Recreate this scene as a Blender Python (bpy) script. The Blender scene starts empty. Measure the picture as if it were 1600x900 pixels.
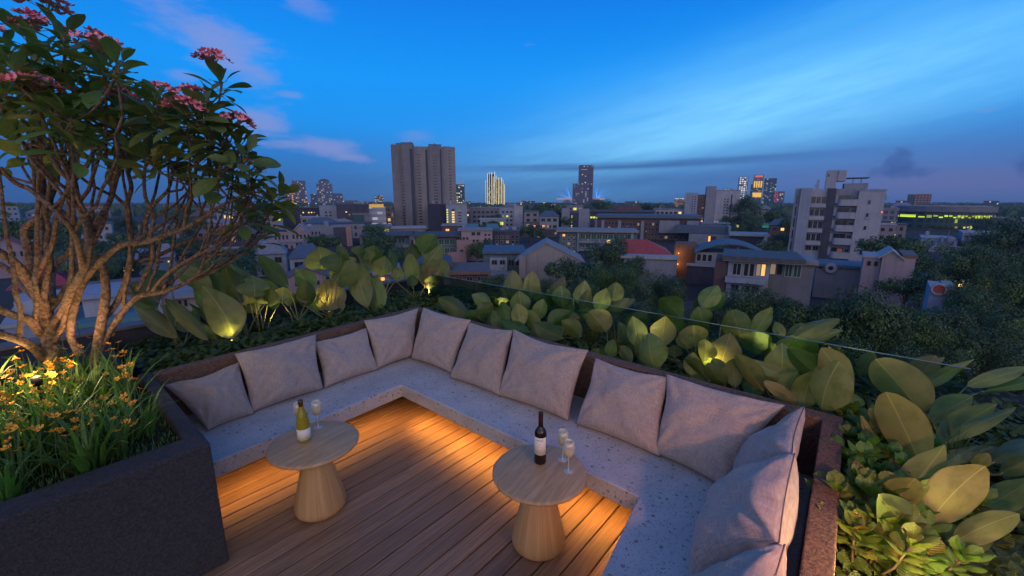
import bpy, math, random
from mathutils import Vector, noise as mnoise
R = math.radians
D = bpy.data
scene = bpy.context.scene
col = scene.collection
# ---------------------------------------------------------------- camera (terrace frame: x along the boards, y along the long bench)
FPX, PITCH, YAW, EYE = 661.0, R(11.84), R(40.53), 2.12
cam = D.objects.new('camera', D.cameras.new('camera'))
cam.data.sensor_width = 36.0
cam.data.lens = FPX / 1600 * 36
cam.data.clip_start = 0.05
cam.data.clip_end = 30000
cam.location = (0, 0, EYE)
cam.rotation_euler = (R(90) - PITCH, 0, YAW - R(90))
col.objects.link(cam)
scene.camera = cam
vs = scene.view_settings
vs.view_transform = 'Standard'; vs.look = 'None'; vs.gamma = 1.0; vs.use_curve_mapping = False
vs.exposure = 0.28
scene.cycles.max_bounces = 5
scene.cycles.diffuse_bounces = 3
scene.cycles.transparent_max_bounces = 12
scene.cycles.sample_clamp_indirect = 4.0
scene.cycles.caustics_reflective = False
scene.cycles.caustics_refractive = False
HD = Vector((math.cos(YAW), math.sin(YAW), 0))      # the way the terrace looks over the city
RT = Vector((math.sin(YAW), -math.cos(YAW), 0))     # to the right of it

# ---------------------------------------------------------------- node helper
class NT:
    def __init__(s, tree):
        s.t = tree; s.n = tree.nodes; s.l = tree.links
    def new(s, typ, **kw):
        n = s.n.new(typ)
        for k, v in kw.items():
            setattr(n, k, v)
        return n
    def put(s, sock, v):
        if v is None: return
        if hasattr(v, 'links') or isinstance(v, bpy.types.NodeSocket):
            s.l.new(v, sock)
        else:
            if hasattr(sock, 'default_value'):
                dv = sock.default_value
                if hasattr(dv, '__len__') and not hasattr(v, '__len__'):
                    v = (v,) * len(dv)
                if hasattr(dv, '__len__') and len(dv) == 4 and len(v) == 3:
                    v = (*v, 1)
                sock.default_value = v
    def m(s, op, a, b=None, c=None, clamp=False):
        n = s.new('ShaderNodeMath', operation=op); n.use_clamp = clamp
        for i, v in enumerate((a, b, c)):
            if v is not None: s.put(n.inputs[i], v)
        return n.outputs[0]
    def vm(s, op, a, b=None):
        n = s.new('ShaderNodeVectorMath', operation=op)
        s.put(n.inputs[0], a)
        if b is not None: s.put(n.inputs[1], b)
        return n.outputs[1] if op in ('DOT_PRODUCT', 'LENGTH') else n.outputs[0]
    def mix(s, f, a, b, mode='MIX'):
        n = s.new('ShaderNodeMix', data_type='RGBA', blend_type=mode)
        s.put(n.inputs[0], f); s.put(n.inputs[6], a); s.put(n.inputs[7], b)
        return n.outputs[2]
    def noise(s, vec, scale, detail=4, rough=0.55, dist=0.0):
        n = s.new('ShaderNodeTexNoise')
        if vec is not None: s.put(n.inputs['Vector'], vec)
        s.put(n.inputs['Scale'], scale); s.put(n.inputs['Detail'], detail)
        s.put(n.inputs['Roughness'], rough); s.put(n.inputs['Distortion'], dist)
        return n.outputs[0]
    def ramp(s, f, stops, interp='LINEAR'):
        n = s.new('ShaderNodeValToRGB'); cr = n.color_ramp; cr.interpolation = interp
        while len(cr.elements) < len(stops): cr.elements.new(0.5)
        for e, (p, c) in zip(cr.elements, stops):
            e.position = p; e.color = (*c, 1) if hasattr(c, '__len__') else (c, c, c, 1)
        s.put(n.inputs[0], f)
        return n.outputs[0]
    def sm(s, v, a, b):                                # smooth step of v from a to b
        n = s.new('ShaderNodeMapRange', interpolation_type='SMOOTHSTEP')
        s.put(n.inputs[0], v); s.put(n.inputs[1], a); s.put(n.inputs[2], b)
        s.put(n.inputs[3], 0.0); s.put(n.inputs[4], 1.0)
        return n.outputs[0]
    def comb(s, x, y, z):
        n = s.new('ShaderNodeCombineXYZ')
        for i, v in enumerate((x, y, z)): s.put(n.inputs[i], v)
        return n.outputs[0]

# ---------------------------------------------------------------- world: blue hour, the afterglow lies behind the terrace
world = D.worlds.new('World'); scene.world = world; world.use_nodes = True
def build_world():
    t = NT(world.node_tree); t.n.clear()
    out = t.new('ShaderNodeOutputWorld')
    tc = t.new('ShaderNodeTexCoord'); d = t.vm('NORMALIZE', tc.outputs['Generated'])
    fwd = t.vm('DOT_PRODUCT', d, tuple(HD)); rgt = t.vm('DOT_PRODUCT', d, tuple(RT)); up = t.vm('DOT_PRODUCT', d, (0, 0, 1))
    k = 180 / math.pi
    az = t.m('MULTIPLY', t.m('ARCTAN2', rgt, fwd), k)
    el = t.m('MULTIPLY', t.m('ARCSINE', up), k)
    grad = t.ramp(t.m('DIVIDE', t.m('ADD', el, 10), 100), [
        (0.00, (.018, .036, .085)), (0.095, (.030, .090, .225)), (0.12, (.022, .122, .35)), (0.15, (.014, .165, .50)), (0.19, (.003, .25, .74)),
        (0.24, (.001, .260, .80)), (0.32, (.001, .175, .68)), (0.50, (.02, .12, .42)), (1.0, (.06, .10, .26))])
    nv = t.comb(t.m('MULTIPLY', az, .05), t.m('MULTIPLY', el, .16), 0.0)
    nst = t.noise(t.comb(t.m('MULTIPLY', az, .030), t.m('MULTIPLY', t.m('SUBTRACT', el, t.m('MULTIPLY', az, .2)), .22), 3.0), 2.4, 5, .68, .0)
    def gauss(a0, e0, sa, se, tilt=0.0):
        da = t.m('SUBTRACT', az, a0); de = t.m('SUBTRACT', t.m('SUBTRACT', el, e0), t.m('MULTIPLY', da, tilt))
        q = t.vm('DOT_PRODUCT', t.comb(da, de, 0), t.vm('MULTIPLY', t.comb(da, de, 0), (1 / sa ** 2, 1 / se ** 2, 0)))
        return t.m('EXPONENT', t.m('MULTIPLY', q, -1))
    c = grad
    # bright sweep of thin high cloud rising to the right
    g = gauss(26, 9.0, 29, 5.4, .17)
    c = t.mix(t.m('MULTIPLY', g, t.m('ADD', t.m('MULTIPLY', nst, 1.35), .26), clamp=True), c, (.19, .58, .93))
    g = gauss(36, 17, 18, 2.6, .22)
    c = t.mix(t.m('MULTIPLY', g, t.m('MULTIPLY', nst, .95), clamp=True), c, (.06, .36, .80))
    g = gauss(-5, 10, 17, 5)
    c = t.mix(t.m('MULTIPLY', g, .40), c, (.006, .25, .78))
    # dusk band to the right, low
    g = gauss(40, 3.2, 18, 3.0)
    c = t.mix(t.m('MULTIPLY', g, .6), c, (.085, .17, .43))
    g = gauss(46, 1.5, 14, 1.6)
    c = t.mix(t.m('MULTIPLY', g, .5), c, (.16, .135, .25))
    # slate cloud streaks above the skyline
    for a0, e0, sa, se, f in ((14, 4.0, 17, .32, .75), (3, 4.2, 9, .25, .5), (25, 4.6, 12, .3, .5), (17, 2.3, 12, .9, .35)):
        c = t.mix(t.m('MULTIPLY', gauss(a0, e0, sa, se, .02), f), c, (.02, .075, .24))
    # small dark cumulus towers
    cnz = t.m('MULTIPLY', t.m('SUBTRACT', t.noise(t.comb(t.m('MULTIPLY', az, .9), t.m('MULTIPLY', el, 1.1), 0), 1.0, 4, .6), .5), 1.3)
    for a0, e0, sa, se in ((41.3, 3.6, 1.3, 1.5), (41.6, 2.6, 2.6, .7), (50.3, 2.9, 1.8, 1.2)):
        q = t.m('ADD', gauss(a0, e0, sa, se), cnz)
        c = t.mix(t.m('MULTIPLY', t.sm(q, .28, .85), .62), c, (.030, .080, .26))
    # pinkish wisps to the upper left
    fine = t.noise(t.comb(t.m('MULTIPLY', az, .10), t.m('MULTIPLY', el, .26), 7.0), 1.6, 5, .62, .0)
    fz = t.m('MULTIPLY', t.m('SUBTRACT', fine, .5), 1.7)
    for a0, e0, sa, se, tl, f in ((-33, 15.8, 6.5, 3.6, -.35, .75), (-38, 20.5, 6, 2.5, -.2, .35), (-29.5, 8.4, 3.8, 1.5, -.1, .75),
                                  (-22.5, 6.0, 4.6, 1.4, -.12, .8), (-27, 6.2, 2.2, .5, 0, .5), (-19.5, 4.9, 2.2, .55, -.1, .5), (-31, 7.4, 4.2, .9, 0, .65), (-35.5, 12.2, 2.0, .7, 0, .5), (-26, 11.5, 1.6, .45, 0, .45), (-12, 7.8, 3.0, 1.2, 0, .45), (-24, 20.5, 3, 1.4, -.1, .4)):
        q = t.m('ADD', gauss(a0, e0, sa, se, tl), fz)
        c = t.mix(t.m('MULTIPLY', t.sm(q, .30, 1.05), f), c, (.20, .26, .56))
    # left side a little deeper
    c = t.mix(t.m('MULTIPLY', t.sm(az, -28, -62), .45), c, t.mix(1, c, (.6, .62, .72), 'MULTIPLY'))
    # afterglow in the west, behind the terrace
    back = t.m('MULTIPLY', t.sm(t.m('MULTIPLY', fwd, -1), .0, .9), t.sm(el, 72, 8))
    c = t.mix(back, c, (.95, .80, .82))
    # below the horizon
    c = t.mix(t.sm(el, -2, -9), c, (.012, .017, .03))
    sky = t.new('ShaderNodeTexSky', sky_type='NISHITA'); sky.sun_disc = False
    sky.sun_elevation = R(1.0); sky.sun_rotation = SUN_ROT
    b1 = t.new('ShaderNodeBackground'); t.put(b1.inputs[0], c); b1.inputs[1].default_value = SKY_GAIN
    b2 = t.new('ShaderNodeBackground'); t.put(b2.inputs[0], sky.outputs[0]); b2.inputs[1].default_value = 0.004
    ad = t.new('ShaderNodeAddShader'); t.l.new(b1.outputs[0], ad.inputs[0]); t.l.new(b2.outputs[0], ad.inputs[1])
    t.l.new(ad.outputs[0], out.inputs[0])
SKY_GAIN = 1.03
SUN_DIR = (-HD * .93 + RT * .36)                    # toward the sunk sun
SUN_ROT = math.atan2(SUN_DIR.x, SUN_DIR.y)
build_world()
world.cycles.sampling_method = 'MANUAL'; world.cycles.sample_map_resolution = 256
sun = D.objects.new('sun', D.lights.new('sun', 'SUN'))
sun.data.energy = 0.22; sun.data.angle = R(40); sun.data.color = (1, .72, .66)
sun.rotation_euler = (-(SUN_DIR + Vector((0, 0, .45)))).to_track_quat('-Z', 'Y').to_euler()
col.objects.link(sun)

# ---------------------------------------------------------------- picture geometry -> place
def ray(px, py):
    x = (px - 800) / FPX; v = (450 - py) / FPX
    f = math.cos(PITCH) + v * math.sin(PITCH)
    return RT * x + HD * f + Vector((0, 0, -math.sin(PITCH) + v * math.cos(PITCH)))
EYEP = Vector((0, 0, EYE))
def onz(px, py, z): r = ray(px, py); return EYEP + r * ((z - EYE) / r.z)
def onx(px, py, x): r = ray(px, py); return EYEP + r * (x / r.x)
def ony(px, py, y): r = ray(px, py); return EYEP + r * (y / r.y)
def onf(px, py, F): r = ray(px, py); return EYEP + r * (F / r.dot(HD))
def CX(px, F): return (px - 800) / FPX * F / 1.0128          # metres to the right at distance F
def CZ(py, F):
    v = (450 - py) / FPX
    return EYE + F * (v * math.cos(PITCH) - math.sin(PITCH)) / (math.cos(PITCH) + v * math.sin(PITCH))

# ---------------------------------------------------------------- mesh helper
class MB:
    def __init__(s): s.v = []; s.f = []; s.mi = []; s.uv = []
    def add(s, vs, fs, mi=0, uv=None):
        o = len(s.v); s.v += [tuple(p) for p in vs]; s.f += [tuple(i + o for i in f) for f in fs]; s.mi += [mi] * len(fs)
        s.uv += list(uv) if uv else [(0, 0)] * len(vs)
        return s
    def box(s, x0, x1, y0, y1, z0, z1, mi=0):
        v = [(x0, y0, z0), (x1, y0, z0), (x1, y1, z0), (x0, y1, z0), (x0, y0, z1), (x1, y0, z1), (x1, y1, z1), (x0, y1, z1)]
        return s.add(v, [(0, 3, 2, 1), (4, 5, 6, 7), (0, 1, 5, 4), (1, 2, 6, 5), (2, 3, 7, 6), (3, 0, 4, 7)], mi)
    def prism(s, poly, z0, z1, mi=0):                        # counter-clockwise outline
        n = len(poly)
        return s.add([(x, y, z0) for x, y in poly] + [(x, y, z1) for x, y in poly],
                     [tuple(range(n - 1, -1, -1)), tuple(range(n, 2 * n))] + [(i, (i + 1) % n, n + (i + 1) % n, n + i) for i in range(n)], mi)
    def tube(s, pts, rad, n=8, mi=0, cap=True):
        pts = [Vector(p) for p in pts]; vs = []; uv = []; L = len(pts)
        if not hasattr(rad, '__len__'): rad = [rad] * L
        ref = None
        for i, p in enumerate(pts):
            d = (pts[min(i + 1, L - 1)] - pts[max(i - 1, 0)])
            if d.length < 1e-9: d = Vector((0, 0, 1))
            d.normalize()
            if ref is None:
                ref = d.orthogonal().normalized()
            ref = (ref - d * ref.dot(d))
            ref = ref.normalized() if ref.length > 1e-6 else d.orthogonal().normalized()
            b = d.cross(ref)
            for k in range(n):
                a = 2 * math.pi * k / n
                vs.append(p + (ref * math.cos(a) + b * math.sin(a)) * rad[i]); uv.append((k / n, i / max(1, L - 1)))
        fs = [(i * n + k, i * n + (k + 1) % n, (i + 1) * n + (k + 1) % n, (i + 1) * n + k) for i in range(L - 1) for k in range(n)]
        if cap: fs += [tuple(range(n - 1, -1, -1)), tuple((L - 1) * n + k for k in range(n))]
        return s.add(vs, fs, mi, uv)
    def lathe(s, prof, n=32, c=(0, 0, 0), mi=0):
        vs = []; uv = []; L = len(prof)
        for j, (r, z) in enumerate(prof):
            for k in range(n):
                a = 2 * math.pi * k / n
                vs.append((c[0] + r * math.cos(a), c[1] + r * math.sin(a), c[2] + z)); uv.append((k / n, j / (L - 1)))
        fs = [(j * n + k, j * n + (k + 1) % n, (j + 1) * n + (k + 1) % n, (j + 1) * n + k) for j in range(L - 1) for k in range(n)]
        if prof[0][0] > 1e-5: fs.append(tuple(range(n - 1, -1, -1)))
        if prof[-1][0] > 1e-5: fs.append(tuple((L - 1) * n + k for k in range(n)))
        return s.add(vs, fs, mi, uv)
    def mesh(s, name, mats, smooth=False):
        me = D.meshes.new(name); me.from_pydata(s.v, [], s.f)
        for m in (mats if isinstance(mats, (list, tuple)) else [mats]): me.materials.append(m)
        me.polygons.foreach_set('material_index', s.mi)
        if smooth: me.polygons.foreach_set('use_smooth', [True] * len(s.f))
        ul = me.uv_layers.new(name='UVMap')
        li = [0] * len(me.loops); me.loops.foreach_get('vertex_index', li)
        fl = []
        for i in li: fl += s.uv[i]
        ul.data.foreach_set('uv', fl)
        me.update()
        return me
    def build(s, name, mats, parent=None, smooth=False, bevel=0, loc=None, segs=2):
        o = D.objects.new(name, s.mesh(name, mats, smooth)); col.objects.link(o)
        if parent: o.parent = parent
        if loc is not None: o.location = loc
        if bevel:
            b = o.modifiers.new('bevel', 'BEVEL'); b.width = bevel; b.segments = segs; b.limit_method = 'ANGLE'; b.angle_limit = R(40)
        return o
def tag(o, label=None, cat=None, group=None, kind=None):
    if label: o['label'] = label
    if cat: o['category'] = cat
    if group: o['group'] = group
    if kind: o['kind'] = kind
    return o
def thing(name, label, cat, loc=(0, 0, 0), rz=0, group=None):
    o = D.objects.new(name, None); col.objects.link(o); o.location = loc; o.rotation_euler = (0, 0, rz); o.empty_display_size = .1
    return tag(o, label, cat, group)
def put(name, me, parent=None, loc=(0, 0, 0), rz=0, scale=None):
    o = D.objects.new(name, me); col.objects.link(o); o.parent = parent; o.location = loc; o.rotation_euler = (0, 0, rz)
    if scale: o.scale = scale
    return o
def structure(o): o['kind'] = 'structure'; return o
def stuff(o): o['kind'] = 'stuff'; return o

# ---------------------------------------------------------------- materials
def mat(name, c1, c2=None, scale=6, rough=.7, bump=0, bscale=60, metallic=0, spec=.5, detail=5, coord='Object', stretch=None, trans=0, emit=None, est=0, randv=0):
    m = D.materials.new(name); m.use_nodes = True; t = NT(m.node_tree)
    p = t.n['Principled BSDF']
    tc = t.new('ShaderNodeTexCoord'); v = tc.outputs[coord]
    if stretch: v = t.vm('MULTIPLY', v, stretch)
    c = c1
    if c2 is not None:
        f = t.sm(t.noise(v, scale, detail, .6), .3, .7)
        c = t.mix(f, c1, c2)
    if randv:
        oi = t.new('ShaderNodeObjectInfo')
        hs = t.new('ShaderNodeHueSaturation'); t.put(hs.inputs['Value'], t.m('ADD', t.m('MULTIPLY', oi.outputs['Random'], randv * 2), 1 - randv)); t.put(hs.inputs['Color'], c); c = hs.outputs[0]
    t.put(p.inputs['Base Color'], c); p.inputs['Roughness'].default_value = rough; p.inputs['Metallic'].default_value = metallic
    p.inputs['Specular IOR Level'].default_value = spec
    if trans: p.inputs['Transmission Weight'].default_value = trans
    if emit: p.inputs['Emission Color'].default_value = (*emit, 1); p.inputs['Emission Strength'].default_value = est; m.cycles.emission_sampling = 'NONE'
    if bump:
        b = t.new('ShaderNodeBump'); b.inputs['Strength'].default_value = bump; b.inputs['Distance'].default_value = .02
        t.put(b.inputs['Height'], t.noise(v, bscale, 6, .65)); t.l.new(b.outputs[0], p.inputs['Normal'])
    return m
def emitmat(name, c, s, sampled=False):
    m = mat(name, (.1, .1, .1), emit=c, est=s)
    if sampled: m.cycles.emission_sampling = 'AUTO'
    return m
# ================================================================ TERRACE
def terrazzo():
    m = D.materials.new('terrazzo'); m.use_nodes = True; t = NT(m.node_tree); p = t.n['Principled BSDF']
    v = t.new('ShaderNodeTexCoord').outputs['Object']
    base = t.mix(t.sm(t.noise(v, 3, 5), .3, .7), (.40, .385, .365), (.52, .50, .48))
    c = base
    for sc, thr, cc, seed in ((22, .25, (.13, .125, .12), 0), (55, .26, (.09, .085, .08), 3), (38, .16, (.52, .50, .47), 7), (85, .30, (.15, .14, .13), 11), (120, .3, (.5, .49, .46), 17)):
        w = t.new('ShaderNodeTexVoronoi'); w.inputs['Scale'].default_value = sc; w.inputs['Randomness'].default_value = 1
        t.put(w.inputs['Vector'], t.vm('ADD', v, (seed, seed * .7, seed * .3)))
        sep = t.new('ShaderNodeSeparateColor'); t.put(sep.inputs[0], w.outputs['Color'])
        k = t.m('MULTIPLY', t.sm(w.outputs['Distance'], thr * 1.15, thr * .8), t.m('GREATER_THAN', sep.outputs[0], .45))
        k = t.m('MULTIPLY', k, t.sm(t.noise(v, sc * 2.2, 3), .38, .55))
        c = t.mix(t.m('MULTIPLY', k, .92), c, cc)
    t.put(p.inputs['Base Color'], c); p.inputs['Roughness'].default_value = .42
    b = t.new('ShaderNodeBump'); b.inputs['Strength'].default_value = .12; b.inputs['Distance'].default_value = .01
    t.put(b.inputs['Height'], t.noise(v, 90, 4)); t.l.new(b.outputs[0], p.inputs['Normal'])
    return m
def deckwood():
    m = D.materials.new('deck_wood'); m.use_nodes = True; t = NT(m.node_tree); p = t.n['Principled BSDF']
    tc = t.new('ShaderNodeTexCoord'); v = tc.outputs['Object']
    s = t.new('ShaderNodeSeparateXYZ'); t.put(s.inputs[0], v)
    idx = t.m('FLOOR', t.m('DIVIDE', t.m('SUBTRACT', s.outputs[1], 1.246 - BOARD * 40), BOARD))
    wn = t.new('ShaderNodeTexWhiteNoise', noise_dimensions='1D'); t.put(wn.inputs['W'], idx)
    off = t.m('MULTIPLY', wn.outputs[0], 30)
    gv = t.comb(t.m('ADD', t.m('MULTIPLY', s.outputs[0], 1.6), off), t.m('MULTIPLY', s.outputs[1], 34), t.m('MULTIPLY', s.outputs[2], 30))
    g1 = t.noise(gv, 1.6, 6, .62, .5); g2 = t.noise(gv, 6, 4, .6, .2)
    c = t.mix(t.sm(g1, .28, .72), (.21, .118, .060), (.39, .228, .122))
    c = t.mix(t.m('MULTIPLY', t.sm(g2, .52, .75), .45), c, (.095, .045, .022))
    blot = t.noise(t.comb(t.m('ADD', s.outputs[0], off), t.m('MULTIPLY', s.outputs[1], 2), 0), 2.2, 4, .6)
    c = t.mix(t.m('MULTIPLY', t.sm(blot, .5, .8), .35), c, (.12, .075, .05))
    hs = t.new('ShaderNodeHueSaturation'); t.put(hs.inputs['Value'], t.m('ADD', t.m('MULTIPLY', wn.outputs[0], .42), .76)); t.put(hs.inputs['Color'], c)
    t.put(p.inputs['Base Color'], hs.outputs[0]); t.put(p.inputs['Roughness'], t.m('ADD', t.m('MULTIPLY', g1, .25), .42))
    b = t.new('ShaderNodeBump'); b.inputs['Strength'].default_value = .25; b.inputs['Distance'].default_value = .004
    t.put(b.inputs['Height'], g1); t.l.new(b.outputs[0], p.inputs['Normal'])
    return m
def oak(name, grain):
    m = D.materials.new(name); m.use_nodes = True; t = NT(m.node_tree); p = t.n['Principled BSDF']
    v = t.new('ShaderNodeTexCoord').outputs['Object']
    gv = t.vm('MULTIPLY', v, grain)
    g1 = t.noise(gv, 1.5, 6, .6, .4); g2 = t.noise(gv, 7, 4, .6)
    c = t.mix(t.sm(g1, .28, .72), (.40, .235, .10), (.56, .365, .185))
    c = t.mix(t.m('MULTIPLY', t.sm(g2, .5, .75), .4), c, (.20, .12, .06))
    t.put(p.inputs['Base Color'], c); p.inputs['Roughness'].default_value = .5
    b = t.new('ShaderNodeBump'); b.inputs['Strength'].default_value = .15; b.inputs['Distance'].default_value = .003
    t.put(b.inputs['Height'], g2); t.l.new(b.outputs[0], p.inputs['Normal'])
    return m
def oak_flutes():                                   # veneer running up the pedestal
    m = D.materials.new('oak_pedestal'); m.use_nodes = True; t = NT(m.node_tree); p = t.n['Principled BSDF']
    uv = t.new('ShaderNodeTexCoord').outputs['UV']
    s = t.new('ShaderNodeSeparateXYZ'); t.put(s.inputs[0], uv)
    a = t.m('MULTIPLY', s.outputs[0], 2 * math.pi)
    gv = t.comb(t.m('MULTIPLY', t.m('COSINE', a), 9), t.m('MULTIPLY', t.m('SINE', a), 9), t.m('MULTIPLY', s.outputs[1], 1.2))
    g1 = t.noise(gv, 1.3, 6, .6, .2); g2 = t.noise(gv, 5, 4, .6)
    c = t.mix(t.sm(g1, .28, .72), (.40, .225, .088), (.55, .345, .16))
    c = t.mix(t.m('MULTIPLY', t.sm(g2, .5, .75), .45), c, (.20, .11, .05))
    t.put(p.inputs['Base Color'], c); p.inputs['Roughness'].default_value = .48
    b = t.new('ShaderNodeBump'); b.inputs['Strength'].default_value = .2; b.inputs['Distance'].default_value = .004
    t.put(b.inputs['Height'], g1); t.l.new(b.outputs[0], p.inputs['Normal'])
    return m
def fabric():
    m = D.materials.new('linen'); m.use_nodes = True; t = NT(m.node_tree); p = t.n['Principled BSDF']
    tc = t.new('ShaderNodeTexCoord'); uv = tc.outputs['UV']
    s = t.new('ShaderNodeSeparateXYZ'); t.put(s.inputs[0], uv)
    wx = t.m('SINE', t.m('MULTIPLY', s.outputs[0], 620)); wy = t.m('SINE', t.m('MULTIPLY', s.outputs[1], 620))
    w = t.m('MULTIPLY', wx, wy)
    slub = t.noise(t.comb(t.m('MULTIPLY', s.outputs[0], 6), t.m('MULTIPLY', s.outputs[1], 95), 0), 1.5, 4)
    slub2 = t.noise(t.comb(t.m('MULTIPLY', s.outputs[0], 95), t.m('MULTIPLY', s.outputs[1], 6), 4), 1.5, 4)
    f = t.m('ADD', t.m('MULTIPLY', slub, .5), t.m('MULTIPLY', slub2, .5))
    c = t.mix(t.sm(f, .35, .65), (.285, .228, .20), (.47, .395, .35))
    oi = t.new('ShaderNodeObjectInfo'); hs = t.new('ShaderNodeHueSaturation')
    t.put(hs.inputs['Value'], t.m('ADD', t.m('MULTIPLY', oi.outputs['Random'], .14), .93)); t.put(hs.inputs['Color'], c)
    t.put(p.inputs['Base Color'], hs.outputs[0]); p.inputs['Roughness'].default_value = .95; p.inputs['Specular IOR Level'].default_value = .1
    p.inputs['Sheen Weight'].default_value = .25
    h = t.m('ADD', t.m('MULTIPLY', w, .25), t.m('ADD', f, t.m('MULTIPLY', t.noise(tc.outputs['Object'], 45, 5, .7), .8)))
    b = t.new('ShaderNodeBump'); b.inputs['Strength'].default_value = .5; b.inputs['Distance'].default_value = .005
    t.put(b.inputs['Height'], h); t.l.new(b.outputs[0], p.inputs['Normal'])
    return m
BOARD = 0.1245
M_terr = terrazzo(); M_deck = deckwood(); M_linen = fabric()
M_oak = oak('oak_top', (2.2, 26, 26)); M_ped = oak_flutes()
M_stone = mat('brown_render', (.085, .048, .034), (.25, .145, .098), 80, .9, 1.0, 75, detail=8)
M_char = mat('charcoal_render', (.026, .027, .032), (.066, .063, .066), 90, .9, 1.0, 80, detail=8)
M_soil = mat('soil', (.012, .009, .007), (.03, .022, .016), 20, 1, .8, 40)
M_dark = mat('dark_plinth', (.05, .045, .04), rough=.8)
M_seam = mat('seam_thread', (.16, .11, .105), rough=1)
M_par = mat('dark_parapet', (.028, .030, .040), (.045, .046, .056), 4, .8, .3, 40)
M_steel = mat('brushed_steel', (.35, .35, .36), rough=.35, metallic=1)

# the building that carries the terrace, deck boards, planting soil
structure(MB().box(-5, 5.4, -4, 6.3, -18, -.08).build('terrace_floor', M_par))
dk = MB()
y = 1.246 - BOARD * 14
while y < 4.2:
    dk.box(-2.4, 3.07, y + .0045, y + BOARD - .0045, -.028, 0.0); y += BOARD
structure(dk.build('deck_floor', M_deck, bevel=.003, segs=1))
sg = MB()
sg.box(.56, 5.2, 4.36, 6.02, -.07, .54); sg.box(3.22, 5.2, -3.4, 4.355, -.07, .535); sg.box(.8, 3.215, -3.4, -.09, -.07, .53)
structure(sg.build('planting_ground', M_soil))

# U-shaped bench: seat slab floating on a set-back plinth, LED lines below its edge
bench = thing('bench', 'U shaped speckled terrazzo bench lit from below around the wooden deck', 'bench', (2.19, 3.27, 0))
def rel(poly): return [(x - 2.19, y - 3.27) for x, y in poly]
seat_poly = [(.535, 3.20), (2.19, 3.27), (2.19, .870), (1.56, .775), (.6, .69), (.6, .035), (1.66, .045), (3.088, .10), (3.098, 4.225), (.535, 4.115)]
MB().prism(rel(seat_poly)[::-1], .25, .375).build('seat', M_terr, bench, bevel=.010, segs=3)
pl = MB()
pl.prism(rel([(.54, 3.80), (2.80, 3.86), (2.80, 4.19), (.54, 4.09)]), .001, .249)
pl.prism(rel([(2.80, .12), (3.06, .12), (3.06, 4.2), (2.805, 4.2)]), .001, .2485)
pl.prism(rel([(.62, .06), (2.795, .12), (2.795, .34), (.62, .26)]), .001, .249)
pl.build('plinth', M_dark, bench)
M_led = emitmat('led_line', (1, .55, .2), 6)
def led(p0, p1, power, nx, ny):
    p0, p1 = Vector(p0), Vector(p1); mid = (p0 + p1) / 2; d = p1 - p0; L = d.length
    la = D.lights.new('bench_light', 'AREA'); la.shape = 'RECTANGLE'; la.size = L; la.size_y = .025; la.energy = power; la.color = (1, .45, .10); la.spread = R(145)
    o = D.objects.new('led_lamp', la); col.objects.link(o); o.parent = bench
    o.location = (mid.x - 2.19, mid.y - 3.27, .232)
    zdir = Vector((-nx * .12, -ny * .12, 1)).normalized(); xd = d.normalized(); yd = zdir.cross(xd).normalized(); zdir = xd.cross(yd)
    from mathutils import Matrix
    o.matrix_local = Matrix.Translation(o.location) @ Matrix((xd, yd, zdir)).transposed().to_4x4()
    # the aluminium profile the strip sits in
    n = Vector((nx, ny, 0)); a = p0 - Vector((2.19, 3.27, 0)); b = p1 - Vector((2.19, 3.27, 0))
    MB().tube([a + Vector((0, 0, .241)), b + Vector((0, 0, .241))], .007, 6).build('led_strip', M_led, bench)
led((.58, 3.275, 0), (2.14, 3.335, 0), 3.2, 0, 1)
led((2.262, 3.2, 0), (2.262, .93, 0), 8.4, 1, 0)
led((2.12, .79, 0), (.62, .60, 0), 2.4, 0, -1)

# low wall the cushions lean on, and the charcoal planter box on the left
ZW = .78
wo = [(.535, 4.215), (3.21, 4.335), (3.205, -.002), (1.70, -.055), (.55, -.095)]
wi = [(.55, .010), (1.66, .045), (3.09, .100), (3.10, 4.228), (.535, 4.118)]
wl = thing('low_wall', 'low brown rough rendered wall wrapping round behind the bench cushions', 'wall', (3.1, 4.23, 0))
MB().prism([(x - 3.1, y - 4.23) for x, y in (wo + wi)][::-1], 0, ZW).build('wall', M_stone, wl, bevel=.008)
pb = thing('planter', 'big charcoal planter box with tree, grass and orange flowers', 'planter', (.53, 2.68, 0))
pr = [(-3, 2.655), (.530, 2.675), (.530, 4.23), (.445, 4.23), (.445, 2.85), (-3, 2.82)]
MB().prism([(x - .53, y - 2.68) for x, y in pr], 0, .785).build('planter_wall', M_char, pb, bevel=.014, segs=3)
MB().box(-3.5, -.09, .12, 3.3, .3, .715).build('soil', M_soil, pb)
# outer parapet beyond the long bed
pp = thing('parapet_wall', 'dark blue outer parapet behind the big leaves on the left', 'wall', (.5, 6.1, 0))
MB().box(-4.0, 4.6, -.06, .10, -.08, .74).box(-4.0, 4.62, -.09, .13, .742, .775, 1).build('wall', [M_par, mat('parapet_cap', (.10, .10, .11), (.14, .14, .15), 5, .7, .2)], pp, bevel=.004)

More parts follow.
